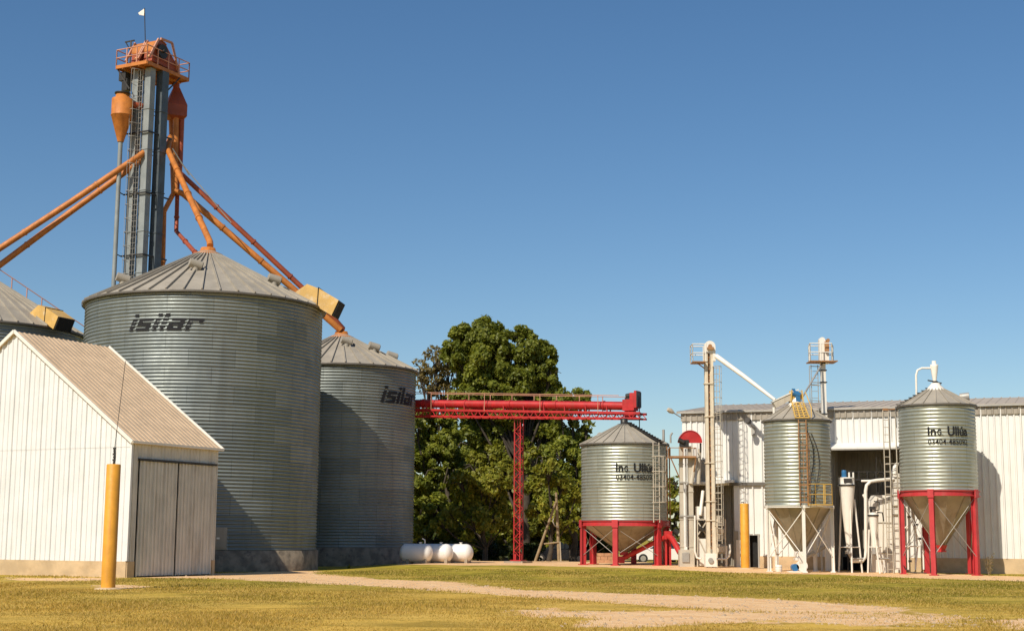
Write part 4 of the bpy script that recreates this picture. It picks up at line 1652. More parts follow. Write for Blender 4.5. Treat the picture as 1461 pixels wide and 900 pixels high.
for i in range(15):
    t = math.pi * (1 - i / 14)
    pr.append(ctr + V((rr * math.cos(t), -.1, rr * 1.02 * math.sin(t))))
mb.prism(pr, V((0, .5, 0)))
hd = mb.build('head_cover', 'red', ge)
mb = MB()
for i in range(14):
    mb.beam(pr[i] - V((0, .01, 0)), pr[i + 1] - V((0, .01, 0)), .04, .05, V((0, 1, 0)))
mb.beam(pr[0] - V((0, .01, 0)), pr[-1] - V((0, .01, 0)), .04, .05)
mb.build('cover_rim', 'red_leg', hd)
mb = MB()
mb.tube([P(999.5, 632, YG), P(999.5, 645, YG)], .05, 8)
mb.build('drop_pipe', 'dark', hd)
mb = MB()
mb.box(P(976, 633, YG), (.45, .4, .4))
mb.tube([P(968, 627, YG - .2), P(976, 631, YG - .2)], .12, 10)
mb.build('drive_motor', 'dark', hd)
mb = MB()
mb.tube([P(992, 652, YG), P(990, 668, YG), P(986, 690, YG - .1)], .12, 10)
mb.tube([P(998, 640, YG + .1), P(996.5, 690, YG + .1)], .10, 10)
mb.build('discharge_pipe', 'beige', ge)
mb = MB()
zf = Z(975, 652, YG)
x0_, x1_ = xy(956, YG).x, xy(993, YG).x
mb.beam((x0_, YG - .4, zf), (x1_, YG - .4, zf), .06, .09)
mb.beam((x0_, YG + .5, zf), (x1_, YG + .5, zf), .06, .09)
mb.box(((x0_ + x1_) / 2, YG + .05, zf), (x1_ - x0_, .9, .04))
for xx in (x0_ + .02, x1_):
    mb.beam((xx, YG - .4, zf), (xx, YG + .5, zf), .06, .09)
railing(mb, [(x0_, YG + .5, zf), (x0_, YG - .4, zf), (x1_, YG - .4, zf), (x1_, YG + .5, zf)], .46, .75, .022, 0)
mb.tube([(x0_, YG - .4, zf), xy(969.5, YG) + ZUP * Z(969, 680, YG)], .03, 6)
mb.tube([(x1_, YG - .4, zf), xy(989, YG) + ZUP * Z(988, 682, YG)], .03, 6)
mb.build('head_platform', 'rust', ge)
mb = MB()
box_px(mb, 969.5, 991, 784, 808.5, YG - .12, .6)
bt = mb.build('boot', 'beige', ge)
mb = MB()
box_px(mb, 973.5, 983.5, 788, 801.5, YG - .18, .05)
mb.build('inspection_panel', 'grey', bt)

# ------------------------------------------------------------------ red auger under the squat silo
ag = P(893, 797, 79.0)
au = thing('screw_auger', 'red inclined screw auger reaching out from under the squat silo', 'auger', (ag.x, ag.y, g(ag.x, ag.y)))
mb = MB()
mb.tube([P(887, 797, 79), P(953, 764, 77.3)], .13, 12)
mb.build('auger_tube', 'red', au)
mb = MB()
mb.box(P(884, 798, 79), (.5, .5, .35))
mb.build('auger_hopper', 'red', au)
mb = MB()
mb.tube([P(951, 763, 77.3), P(959, 768, 76.6), P(970, 788, 76)], .15, 12)
mb.box(P(953, 763, 77.2), (.4, .4, .42))
mb.build('auger_spout', 'red', au)
mb = MB()
mb.tube([P(961, 756, 77.2), P(968, 761, 77.2)], .15, 12)
mb.build('drive_motor', 'dark', au)
mb = MB()
for x_ in (950, 956):
    q = P(x_, 766, 77.4)
    mb.beam((q.x, q.y, g(q.x, q.y)), q, .1, .1)
mb.build('auger_leg', 'red', au)
# sheet cabinet
mb = MB()
YK = 82.2
box_px(mb, 934, 955, 752, 806, YK, .9)
q = xy(945, YK)
cb = thing('metal_cabinet', 'tall grey sheet metal cabinet standing behind the red auger', 'cabinet', (q.x, YK, g(q.x, YK)))
mb.build('cabinet_body', 'grey', cb)
mb = MB()
for x_ in (935.5, 941.5, 947.5):
    box_px(mb, x_, x_ + 4.5, 754, 800, YK - .03, .03)
mb.build('cabinet_door', 'beige', cb)
# low wall of salmon blocks
q = xy(842, 85.5)
mb = MB()
a_, b_ = xy(842, 85.5), xy(877, 85.3)
zz = g(a_.x, 85)
L = (b_ - a_).length
for r_ in range(3):
    k = 0.0 if r_ % 2 == 0 else -.2
    while k < L:
        s0, s1 = max(0, k), min(L, k + .39)
        if s1 - s0 > .08:
            mb.beam(a_ + (b_ - a_) * (s0 / L) + ZUP * (zz + .09 + r_ * .19), a_ + (b_ - a_) * (s1 / L) + ZUP * (zz + .09 + r_ * .19), .19, .18)
        k += .41
lw = mb.build('block_wall', 'brick', None, (q.x, q.y, zz))
tag(lw, 'low wall of salmon blocks seen between the legs of the squat silo', 'low wall')

# ------------------------------------------------------------------ equipment in the recesses


def cyclone_stand(label, px, Y, ytop, ycyl, ytip, rpx, legs, ybase, motor):
    q = xy(px, Y)
    z0 = g(q.x, q.y)
    k = (Y * .99) / FPX
    rt = thing('dust_cyclone', label, 'cyclone', (q.x, Y, z0), 'white dust cyclones on tripods')
    zt_, zc__, zp_ = Z(px, ytop, Y), Z(px, ycyl, Y), Z(px, ytip, Y)
    r_ = rpx * k
    mb = MB()
    mb.lathe([(.09, zp_), (r_, zc__)], (q.x, Y, 0), 28)
    mb.build('cyclone_cone', 'white', rt)
    mb = MB()
    mb.lathe([(r_ + .02, zc__ - .03), (r_ + .03, zc__ + .03), (r_ * .97, zc__ + .05), (r_ * .97, zt_ - .03), (r_ * .99, zt_), (0, zt_ + .02)], (q.x, Y, 0), 28)
    mb.build('cyclone_drum', 'white', rt)
    mb = MB()
    mb.lathe([(r_ + .035, zc__ - .04), (r_ + .045, zc__), (r_ + .035, zc__ + .04)], (q.x, Y, 0), 28)
    mb.build('drum_band', 'dark', rt)
    for (x0, x1, dy_) in legs:
        mb = MB()
        p_ = P(x0, ycyl + 20, Y + dy_ * .4)
        b_ = xy(x1, Y + dy_)
        b_.z = g(b_.x, b_.y)
        mb.tube([p_, b_], .045, 8)
        mb.build('leg', 'white', rt)
    mb = MB()
    zb_ = Z(px, ybase - 36, Y)
    pl = [xy(x1 + (x0 - x1) * .35, Y + dy_ * .8) + ZUP * zb_ for (x0, x1, dy_) in legs]
    for i in range(len(pl)):
        mb.tube([pl[i], pl[(i + 1) % len(pl)]], .03, 6)
    mb.build('leg_tie', 'white', rt)
    if motor:
        mb = MB()
        mz = V((xy(motor, Y).x, Y, zt_))
        mb.tube([mz, mz + ZUP * .2, mz + ZUP * .24, mz + ZUP * .36], [.12, .12, .13, .10], 14)
        mb.build('fan_motor', 'blue', rt)
        mb = MB()
        mb.box((q.x - .02, Y - r_ * .9, (zt_ + zc__) / 2 + .03), (r_ * 1.0, .1, .2))
        mb.build('air_inlet', 'dark', rt)
        mb = MB()
        for s in (.1, .3):
            mb.box((q.x + s, Y - .1, zt_ + .12), (.07, .07, .26))
        mb.build('lid_bracket', 'white', rt)
    else:
        mb = MB()
        mb.tube([(q.x - .1, Y, zt_), (q.x - .1, Y, zt_ + .3)], .06, 8)
        mb.tube([(q.x + .05, Y - .05, zt_ + .1), (q.x + .28, Y - .05, zt_ + .14), (q.x + .3, Y - .05, zt_ + .5), (q.x + .05, Y - .05, zt_ + .55)], .03, 6)
        mb.box((q.x - .05, Y - .1, zt_ + .22), (.26, .2, .14))
        mb.tube([(q.x + .2, Y, zt_ + .02), (q.x + .45, Y, zt_), (q.x + .5, Y, zt_ - .4)], .035, 6)
        mb.build('valve', 'dark', rt)
    mb = MB()
    mb.tube([(q.x, Y, zp_ + .1), (q.x, Y, zp_ - .22)], .10, 10)
    mb.box((q.x, Y, zp_ - .15), (.28, .28, .16))
    mb.tube([(q.x, Y, zp_ - .2), (q.x + .1, Y, zp_ - .45), (q.x + .7, Y + .1, zp_ - .45)], .055, 8)
    mb.build('rotary_valve', 'grey', rt)
    return rt


cyclone_stand('taller white dust cyclone topped by a blue motor under the canopy', 1209.5, 71.0, 681, 692, 783, 11.3,
              ((1200, 1195, .35), (1213, 1213.5, -.45), (1219, 1228, .3)), 816, 1206)
cyclone_stand('shorter white dust cyclone with dark valves before the white dust collector', 1246, 70.8, 731, 735, 783, 6.6,
              ((1240, 1236, .3), (1247, 1253, -.3), (1250, 1259, .3)), 816, None)
YF = 72.6
q = xy(1264, YF)
df = thing('dust_collector', 'white sheet dust collector housing with a chamfered corner inside the recess', 'dust collector', (q.x, YF, g(q.x, YF)))
mb = MB()
pr = [P(1243, 802, YF), P(1243, 716, YF), P(1249, 706, YF), P(1284, 706, YF), P(1284, 802, YF)]
pr = [V((p_.x, YF, p_.z)) for p_ in pr]
pr[0].z = pr[4].z = g(q.x, YF) - .05
mb.prism(pr, V((0, .9, 0)))
mb.build('collector_housing', 'white', df)
mb = MB()
for x_ in (1252, 1260, 1268, 1276):
    mb.beam(P(x_, 709, YF - .02), P(x_, 788, YF - .02), .05, .03, V((0, 1, 0)))
mb.beam(P(1244, 788, YF - .03), P(1284, 788, YF - .03), .03, .06)
mb.beam(P(1244, 745, YF - .03), P(1284, 745, YF - .03), .02, .04)
mb.build('housing_rib', 'beige', df)
mb = MB()
box_px(mb, 1275, 1284, 675, 722, 71.9, .3)
q = xy(1279, 71.9)
dt = thing('air_duct', 'square white air duct beside the silo with the rooftop cyclone', 'duct', (q.x, 71.9, g(q.x, 71.9)))
box_px(mb, 1276.5, 1282.5, 722, 812, 71.95, .2)
mb.build('duct_body', 'white', dt)
mb = MB()
for y in (680, 694, 706, 720, 733):
    box_px(mb, 1274.3, 1284.7, y, y + 1.3, 71.86, .38)
mb.build('duct_flange', 'beige', dt)
mb = MB()
mb.tube([P(1276, 676, 72), P(1277, 666, 72), P(1281, 660, 72)], [.15, .12, .08], 10)
mb.build('duct_hood', 'white', dt)
q = xy(1235, 71.7)
ap = thing('air_pipe', 'white pipe rising by the shorter cyclone and elbowing to the air duct', 'pipe', (q.x, 71.7, g(q.x, 71.7)))
mb = MB()
mb.tube([P(1214, 800, 71.2), P(1230, 800, 71.4), P(1234, 795, 71.7), P(1235.5, 785, 71.7), P(1235, 700, 71.7), P(1236.5, 692, 71.7), P(1242, 686.5, 71.7), P(1251, 685, 71.7), P(1275, 683, 71.9)], .085, 12)
mb.build('pipe_run', 'white', ap)
mb = MB()
mb.tube([P(1229, 686, 72.2), P(1250, 685.5, 71.9)], .06, 10)
mb.tube([P(1241, 740, 71.9), P(1239, 716, 71.9), P(1231, 705, 72)], [.05, .12, .05], 10)
mb.build('pipe_branch', 'white', ap)
q = xy(1270, 71.0)
tl = thing('tall_ladder', 'very tall pale ladder of thin poles rising from the ground to the roof edge', 'ladder', (q.x, 71.0, g(q.x, 71)))
mb = MB()
b_ = xy(1268.5, 71.0)
ladder(mb, b_ + ZUP * g(b_.x, 71), b_ + ZUP * Z(1268, 585, 71), V((1, 0, 0)), .27, .36, .026)
mb.build('ladder_frame', 'beige', tl)
mb = MB()
for x_, yt in ((1273.3, 588), (1282.5, 590)):
    b_ = xy(x_, 71.1)
    mb.tube([b_ + ZUP * g(b_.x, 71), b_ + ZUP * Z(x_, yt, 71.1)], .03, 6)
for y in (640, 661, 706, 726, 752):
    mb.tube([P(1264, y, 71.05), P(1283, y, 71.1)], .018, 5)
mb.build('side_pole', 'beige', tl)
mb = MB()
mb.box(P(1263, 584, 71), (.25, .1, .12))
mb.beam(P(1261, 585, 71), P(1277, 583, 71), .05, .05)
mb.build('ladder_hook', 'rust', tl)
q = xy(1237, 73.4)
wk = thing('walkway', 'dark railed walkway across the recess above the elbowed pipe', 'walkway', (q.x, 73.4, g(q.x, 73.4)))
mb = MB()
zf = Z(1237, 684, 73.4)
x0_, x1_ = xy(1203, 73.4).x, xy(1263, 73.4).x
mb.box(((x0_ + x1_) / 2, 73.7, zf), (x1_ - x0_, .7, .08))
mb.build('walkway_deck', 'dark', wk)
mb = MB()
railing(mb, [(x0_, 73.36, zf), (x1_, 73.36, zf)], Z(1237, 673, 73.4) - zf, .42, .028, 0)
mb.build('walkway_railing', 'dark', wk)
mb = MB()
for xx in (x0_ + .3, x1_ - .2):
    mb.beam((xx, 73.9, g(q.x, 73.9)), (xx, 73.9, zf), .08, .08)
mb.beam(P(1250, 650, 73.3), P(1250.5, 735, 73.3), .04, .04)
mb.beam(P(1252, 650, 73.4), P(1262, 672, 73.4), .03, .03)
mb.build('walkway_post', 'dark', wk)
# pipes behind the lettered silo's legs
q = xy(1303, 71.2)
pr_ = thing('pipe_stand', 'cluster of thin white pipes and valves against the wall behind the red silo legs', 'pipes', (q.x, 71.2, g(q.x, 71.2)))
mb = MB()
for (x0, y0, x1, y1) in ((1294, 722, 1296, 812), (1303, 728, 1309, 780), (1309, 780, 1306, 812), (1299, 700, 1302, 745), (1316, 752, 1318, 812)):
    mb.tube([P(x0, y0, 71.2), P(x1, y1, 71.1)], .045, 8)
mb.tube([P(1289, 779, 71), P(1312, 779, 71)], .035, 6)
mb.tube([P(1291, 753, 71), P(1300, 745, 71)], .03, 6)
mb.build('pipe_run', 'white', pr_)
mb = MB()
for (x_, y_) in ((1297, 737), (1307, 748), (1298, 800), (1312, 768)):
    mb.box(P(x_, y_, 71.1), (.16, .12, .1))
mb.tube([P(1289, 806, 69.5), P(1293, 812, 69.5), P(1299, 816, 69.3), P(1322, 817, 69.2)], .025, 6)
mb.build('valve', 'dark', pr_)

# under the slim silo
q = xy(1133, 70.0)
bl = thing('blower', 'blue motor with a white blower casing beneath the slim silo', 'blower', (q.x, 70.0, g(q.x, 70)))
zb_ = g(q.x, 70)
mb = MB()
mb.tube([V((q.x, 69.9, zb_ + .22)), V((q.x, 70.35, zb_ + .22))], .17, 14)
mb.build('motor', 'blue', bl)
mb = MB()
mb.tube([V((q.x + .32, 69.9, zb_ + .3)), V((q.x + .32, 70.15, zb_ + .3))], .26, 16)
mb.box((q.x + .32, 70.0, zb_ + .7), (.3, .25, .5))
mb.box((q.x + .1, 70.1, zb_ + .02), (.9, .5, .06))
mb.build('blower_casing', 'white', bl)
q = xy(1109.5, 70.0)
dbx = thing('white_drum', 'small white drum on the ground at the foot of the slim silo', 'drum', (q.x, 70.0, g(q.x, 70)))
mb = MB()
mb.lathe([(0, 0), (.15, 0), (.16, .02), (.16, .30), (.15, .32), (0, .33)], (q.x, 70.0, g(q.x, 70)), 18)
mb.build('drum_body', 'white', dbx)
mb = MB()
for zz in (.1, .22):
    mb.lathe([(.155, zz - .01), (.17, zz), (.155, zz + .01)], (q.x, 70.0, g(q.x, 70)), 18)
mb.build('drum_hoop', 'beige', dbx)
q = xy(1160, 71.6)
ia = thing('feed_auger', 'pale inclined feed tube leading from the slim silo into the dark recess', 'auger', (q.x, 71.6, g(q.x, 71.6)))
mb = MB()
mb.tube([P(1142, 799, 70.6), P(1176, 779, 72.8)], .11, 12)
mb.build('auger_tube', 'beige', ia)
mb = MB()
q = P(1172, 781, 72.6)
mb.beam((q.x, q.y, g(q.x, q.y)), q, .08, .08)
mb.build('auger_leg', 'beige', ia)

# left recess
q = xy(1001, 75.4)
gc = thing('grain_cleaner', 'white grain cleaning machine on a twisted frame in the shaded recess', 'machine', (q.x, 75.4, g(q.x, 75.4)))
mb = MB()
box_px(mb, 994.5, 1008.5, 722, 741, 75.2, .7)
box_px(mb, 998, 1008, 768, 806, 75.2, .6)
mb.build('cleaner_housing', 'white', gc)
mb = MB()
for (x0, y0, x1, y1) in ((995, 741, 995, 808), (1008, 741, 1008, 808), (996, 745, 1007, 762), (1007, 745, 996, 762), (996, 766, 1007, 790), (996, 741, 1005, 741)):
    mb.beam(P(x0, y0, 75.1), P(x1, y1, 75.1), .06, .06)
mb.build('cleaner_frame', 'beige', gc)
mb = MB()
mb.tube([P(991.5, 735, 75), P(991.5, 786, 75), P(994, 795, 75), P(1000, 797, 74.9)], .055, 8)
mb.tube([P(999, 735, 75.0), P(1003, 700, 75.3)], .09, 10)
mb.build('cleaner_pipe', 'white', gc)
mb = MB()
q = P(1000, 737, 75.1)
mb.box(q, (.2, .08, .07))
mb.tube([P(998, 752, 75), P(1004, 757, 75)], .1, 8)
mb.build('cleaner_drive', 'dark', gc)
q = xy(1030, 75.0)
ms = thing('mixer_cabinet', 'beige machine boxes stacked with a white pipe in the shaded recess behind the ladder', 'machine', (q.x, 75.0, g(q.x, 75)))
mb = MB()
box_px(mb, 1023, 1033, 735, 749, 75.3, .5)
box_px(mb, 1022, 1036, 752, 769, 75.2, .6)
box_px(mb, 1023, 1036, 776, 790, 75.2, .6)
mb.build('machine_box', 'beige', ms)
mb = MB()
for x_ in (1023, 1035):
    mb.beam(P(x_, 740, 75.15), P(x_, 809, 75.15), .06, .06)
mb.box(P(1029, 757, 75.12), (.3, .06, .2))
mb.box(P(1029, 783, 75.12), (.36, .06, .3))
mb.build('machine_frame', 'rusty', ms)
mb = MB()
mb.tube([P(1022, 797, 74.9), P(1036, 797, 74.9), P(1040, 793, 74.9), P(1041.5, 786, 74.9), P(1041, 776, 75)], .06, 10)
mb.tube([P(1036.5, 808, 74.9), P(1036.5, 778, 74.9)], .05, 8)
mb.build('machine_pipe', 'white', ms)

# ------------------------------------------------------------------ gas tanks
tdir = V((.96, -.28, 0)).normalized()
tper = V((-tdir.y, tdir.x, 0))
E1 = P(617, 787, 80.2)
E1.z = 0
LABT = ('white gas tank closest to the narrower silo with a valve on its dome', 'middle white gas tank lying between the other two tanks',
        'white gas tank farthest from the silo, its whole rounded end in view')
for k in range(3):
    e = E1 + V((1.08, .80, 0)) * k
    z0 = g(e.x, e.y)
    r_ = .49
    zc_ = z0 + r_ + .07
    e.z = zc_
    rt = thing('gas_tank', LABT[k], 'gas tank', (e.x - tdir.x * .9, e.y - tdir.y * .9, z0), 'white gas tanks in a row')
    prf = []
    for i in range(9):
        t = math.pi / 2 * i / 8
        prf.append((r_ * math.sin(t), -.36 * math.cos(t)))
    for i in range(9):
        t = math.pi / 2 * (1 - i / 8)
        prf.append((r_ * math.sin(t), 1.15 + .36 * math.cos(t)))
    mb = MB()
    mb.lathe(prf, e - tdir * .36, 32, True, axis=(tper, ZUP, -tdir))
    mb.lathe([(r_ + .005, .0), (r_ + .012, .03), (r_ + .005, .06)], e - tdir * .36, 32, axis=(tper, ZUP, -tdir))
    mb.build('tank_shell', 'tank', rt)
    for s in (.3, 1.3):
        mb = MB()
        mb.box(e - tdir * s - ZUP * (r_ - .04), (.16, .7, .34), tdir, tper)
        mb.build('tank_saddle', 'concrete', rt)
    mb = MB()
    q = e - tdir * .7 + ZUP * r_
    mb.tube([q - ZUP * .02, q + ZUP * .07], .07, 10)
    mb.tube([q + ZUP * .07, q + ZUP * .09], .10, 10)
    if k == 0:
        mb.tube([q + tdir * .25, q + tdir * .25 + ZUP * .2, q + tdir * .1 + ZUP * .28], .04, 8)
    mb.build('tank_valve', 'white', rt)

# ------------------------------------------------------------------ wooden pole with stay
q = xy(798, 90.5)
z0 = g(q.x, q.y)
wp = thing('wooden_pole', 'weathered wooden pole propped by a leaning stay pole before the dark trees', 'pole', (q.x, q.y, z0))
mb = MB()
mb.tube([(q.x, q.y, z0 - .2), P(793.5, 702, 90.5)], [.11, .08], 10)
mb.build('pole_shaft', 'wood', wp)
mb = MB()
b_ = xy(763, 90.5)
mb.tube([(b_.x, b_.y, z0 - .1), P(793, 716, 90.4)], [.09, .07], 8)
mb.build('stay_pole', 'wood', wp)
mb = MB()
mb.tube([P(776, 775.5, 90.4), P(797.5, 773, 90.4)], .05, 8)
mb.build('crossbar', 'wood', wp)
mb = MB()
mb.tube([P(791, 736, 90.3), P(788.5, 743, 90.3), P(791, 749, 90.3), P(797, 752, 90.3)], .035, 6)
mb.tube([P(799, 772, 90.3), P(800.5, 803, 90.4)], .04, 6)
mb.build('conduit', 'beige', wp)

# ------------------------------------------------------------------ cars


def car(label, c, heading, mt_, L=4.4, pickup=False):
    c = V(c)
    rt = thing('parked_car', label, 'car', c)
    f = V((math.cos(heading), math.sin(heading), 0))
    s = V((-f.y, f.x, 0))
    W_ = .86

    def pt(x, y, z):
        return c + f * x + s * y + ZUP * z
    hl = L / 2
    low = [(-hl, .35), (-hl + .02, .75), (-hl + .12, .92), (-hl + .75, .97), (.55, .95), (1.0, .93), (hl - .25, .78), (hl - .02, .62), (hl, .35), (hl - .15, .22), (-hl + .12, .22)]
    mb = MB()
    n = len(low)
    rings = []
    for (y, k, ins) in ((-W_, .93, .06), (-W_ + .08, 1, 0), (W_ - .08, 1, 0), (W_, .93, .06)):
        rings.append([pt(x * (1 - ins * .4), y, .58 + (z - .58) * k) for x, z in low])
    vs = [p_ for r_ in rings for p_ in r_]
    fs = [tuple(range(n)), tuple(range(4 * n - 1, 3 * n - 1, -1))]
    for j in range(3):
        for i in range(n):
            i2 = (i + 1) % n
            fs.append((j * n + i2, j * n + i, (j + 1) * n + i, (j + 1) * n + i2))
    mb.add(vs, fs)
    roof = [(-hl + .5, .95), (-hl + 1.15, 1.40), (-hl + 1.5, 1.45), (.1, 1.44), (1.15, .93)]
    cab = [[pt(x, y0 * (1 - (.16 if z > 1.2 else 0)), z) for x, z in roof] for y0 in (-W_ + .04, W_ - .04)]
    m_ = len(roof)
    vs = cab[0] + cab[1]
    fs = [tuple(range(m_)), tuple(range(2 * m_ - 1, m_ - 1, -1))]
    for i in range(m_):
        i2 = (i + 1) % m_
        fs.append((i2, i, m_ + i, m_ + i2))
    mb.add(vs, fs)
    mb.build('body', mt_, rt)
    for sg in (-1, 1):
        for (xa, xb, xc, xd) in ((-hl + .75, -hl + 1.2, -.42, -.42), (-.34, -.34, .08, .92)):
            mb = MB()
            q = [pt(xa, sg * (W_ - .03), .99), pt(xd, sg * (W_ - .03), .99), pt(xc, sg * (W_ - .145), 1.38), pt(xb, sg * (W_ - .145), 1.38)]
            mb.prism(q, s * (sg * .012))
            mb.build('side_window', 'glass', rt)
    mb = MB()
    mb.prism([pt(1.12, -.66, .985), pt(1.12, .66, .985), pt(.2, .58, 1.40), pt(.2, -.58, 1.40)], ZUP * .012)
    mb.build('windscreen', 'glass', rt)
    mb = MB()
    mb.prism([pt(-hl + .53, -.64, .99), pt(-hl + .53, .64, .99), pt(-hl + 1.12, .58, 1.39), pt(-hl + 1.12, -.58, 1.39)], ZUP * .014 - f * .02)
    mb.build('rear_window', 'glass', rt)
    for sx in (-hl + .8, hl - .85):
        for sg in (-1, 1):
            mb = MB()
            q = pt(sx, sg * (W_ - .11), .31)
            mb.tube([q - s * .11 * sg, q + s * .12 * sg], .31, 20)
            wv = mb.build('wheel', 'tyre', rt)
            mb = MB()
            mb.tube([q + s * .115 * sg, q + s * .13 * sg], .19, 14)
            mb.build('rim', 'grey', wv)
    for sg in (-1, 1):
        mb = MB()
        mb.box(pt(-hl + .0, sg * .66, .76), (.06, .26, .16), f, s)
        mb.build('tail_light', 'lamp_red', rt)
        mb = MB()
        mb.box(pt(hl - .1, sg * .6, .66), (.14, .3, .12), f, s)
        mb.build('headlight', 'lamp_white', rt)
    return rt


q = P(799, 790, 105)
car('dark car parked in the tree shade beside the squat silo', (q.x, q.y, g(q.x, q.y) - .08), R_(176), 'car_black')
q = P(945, 780, 100)
car('white car parked behind the squat silo, only its nose showing between the legs', (q.x, q.y, g(q.x, q.y)), R_(178), 'car_white')

# ------------------------------------------------------------------ trees


def leaf_mesh(name, pts, nrm, size, mt_, parent, droop=.0):
    n = len(pts)
    loc = np.array(WL[parent.name])
    rnd = rng.normal(size=(n, 3))
    nn = nrm + rnd * .75
    nn /= np.linalg.norm(nn, axis=1)[:, None] + 1e-9
    t = rng.normal(size=(n, 3)) * .7 + np.array([0, 0, -droop])
    t -= nn * (t * nn).sum(1)[:, None]
    t /= np.linalg.norm(t, axis=1)[:, None] + 1e-9
    b = np.cross(nn, t)
    s = size * rng.uniform(.6, 1.35, n)
    a = (t * (s * .5)[:, None])
    w_ = (b * (s * .26)[:, None])
    p = pts - loc
    v = np.empty((n, 4, 3))
    v[:, 0] = p - a
    v[:, 1] = p + w_ - a * .1
    v[:, 2] = p + a
    v[:, 3] = p - w_ - a * .1
    me = bpy.data.meshes.new(name)
    me.vertices.add(n * 4)
    me.vertices.foreach_set("co", v.ravel())
    me.loops.add(n * 4)
    me.loops.foreach_set("vertex_index", np.arange(n * 4, dtype=np.int32))
    me.polygons.add(n)
    me.polygons.foreach_set("loop_start", np.arange(0, n * 4, 4, dtype=np.int32))
    me.polygons.foreach_set("loop_total", np.full(n, 4, dtype=np.int32))
    me.materials.append(M[mt_])
    me.update(calc_edges=True)
    o = bpy.data.objects.new(name, me)
    col.objects.link(o)
    o.parent = parent
    WL[o.name] = WL[parent.name]
    return o


def tree(name, label, lobes, Y, base_px, mt_, leaf=.34, dens=1.0, trunk_r=.3, droop=.3, sub=.34, squash=1.0, cat='tree', shell=.82):
    q = xy(base_px, Y)
    z0 = g(q.x, q.y)
    rt = thing(name, label, cat, (q.x, q.y, z0), 'trees and shrubs behind the conveyor bridge')
    mb = MB()
    kpx = Y / FPX
    cs = []
    for lb in lobes:
        px, py, r_ = lb[:3]
        yy = Y + (lb[3] if len(lb) > 3 else random.uniform(-1.2, 1.2))
        cs.append((P(px, py, yy), r_ * kpx * 1.1))
    top = max(c.z for c, _ in cs)
    spine = []
    nseg = 6
    cx = sum(c.x for c, _ in cs) / len(cs)
    for i in range(nseg + 1):
        t = i / nseg
        spine.append(V((q.x + (cx - q.x) * t * t + random.uniform(-.15, .15), q.y + random.uniform(-.15, .15), z0 - .2 + (top - z0) * .85 * t)))
    mb.tube(spine, [trunk_r * (1 - .8 * i / nseg) for i in range(nseg + 1)], 9)
    for c, r_ in cs:
        tt = min(.9, max(.12, (c.z - z0) / (top - z0) * .62))
        k = int(tt * nseg)
        s_ = spine[k]
        mid = s_.lerp(c, .55) + V((random.uniform(-.3, .3), random.uniform(-.3, .3), -.25))
        mb.tube([s_, mid, c], [trunk_r * .45 * (1 - tt * .6), trunk_r * .28 * (1 - tt * .5), .04], 6)
        for _j in range(5):
            e = c + V((random.gauss(0, 1), random.gauss(0, 1), random.gauss(0, .8))).normalized() * r_ * .85
            mb.tube([mid.lerp(c, .6), c.lerp(e, .5) + V((0, 0, .1)), e], [.06, .04, .02], 5)
    mb.build('trunk', 'bark', rt)
    P_, N_ = [], []
    for c, r_ in cs:
        ns = max(10, int(24 * (r_ / 1.35) ** 1.5))
        for _ in range(ns):
            d = V((random.gauss(0, 1), random.gauss(0, 1), random.gauss(0, 1) + .15)).normalized()
            rad = r_ * random.uniform(shell - .22, shell + .16)
            sc_ = V((d.x * rad, d.y * rad, d.z * rad * squash)) + c
            rs = r_ * sub * random.uniform(.6, 1.25)
            m_ = int(dens * 420 * (rs / .9) ** 2 * (.34 / leaf) ** 2)
            u = rng.normal(size=(m_, 3))
            u /= np.linalg.norm(u, axis=1)[:, None]
            rr_ = rs * rng.uniform(.35, 1.0, m_) ** .6
            pts = np.array(sc_) + u * rr_[:, None] * np.array([1, 1, .75])
            pts[:, 2] -= droop * rs * (rng.uniform(0, 1, m_) ** 2)
            nn = u * .7 + np.array(d) * .5 + np.array([0, 0, .35])
            ok = pts[:, 2] > z0 + .05
            P_.append(pts[ok])
            N_.append(nn[ok])
    pts, nn = np.concatenate(P_), np.concatenate(N_)
    leaf_mesh('crown', pts, nn, leaf * 1.15, mt_, rt, droop)
    return rt, len(pts)


NLEAF = 0
main = [(655, 775, 22, 2), (690, 778, 22, 2), (735, 778, 24, 2), (775, 778, 22, 2), (800, 778, 20, 2), (652, 486, 18), (648, 506, 18), (776, 505, 18), (786, 530, 16), (668, 484, 24), (690, 480, 24), (706, 492, 22), (668, 510, 26), (694, 516, 28), (722, 522, 26), (742, 486, 20), (755, 500, 22), (760, 520, 24), (770, 540, 22),
        (738, 545, 26), (704, 552, 28), (676, 548, 24), (782, 558, 20), (760, 570, 26), (725, 580, 26), (690, 585, 26), (664, 572, 22), (786, 585, 20), (745, 610, 26, .8), (708, 618, 26, .8), (782, 618, 26, 1),
        (674, 622, 26, .8), (668, 660, 28, 1), (712, 660, 26, 1.2), (765, 665, 30, 1.4), (728, 700, 30, 1.5), (775, 712, 30, 1.5), (690, 712, 28, 1.5), (700, 745, 26, 1.5), (750, 748, 28, 1.5), (790, 750, 26, 1.5), (660, 745, 26, 1.5)]
_, n = tree('leafy_tree', 'tallest dense green tree rising well above the red conveyor bridge', main, 108, 752, 'leaf_green', .26, 1.0, .42, .5)
NLEAF += n
brown = [(604, 526, 16), (622, 508, 17), (640, 500, 14), (640, 524, 20), (620, 540, 20), (648, 550, 18), (630, 560, 16), (600, 545, 12), (655, 520, 14), (612, 556, 12)]
_, n = tree('sparse_tree', 'sparse brownish tree standing above the red bridge beside the narrower silo', brown, 113, 640, 'leaf_brown', .24, .22, .28, .1, .36, shell=.8)
NLEAF += n
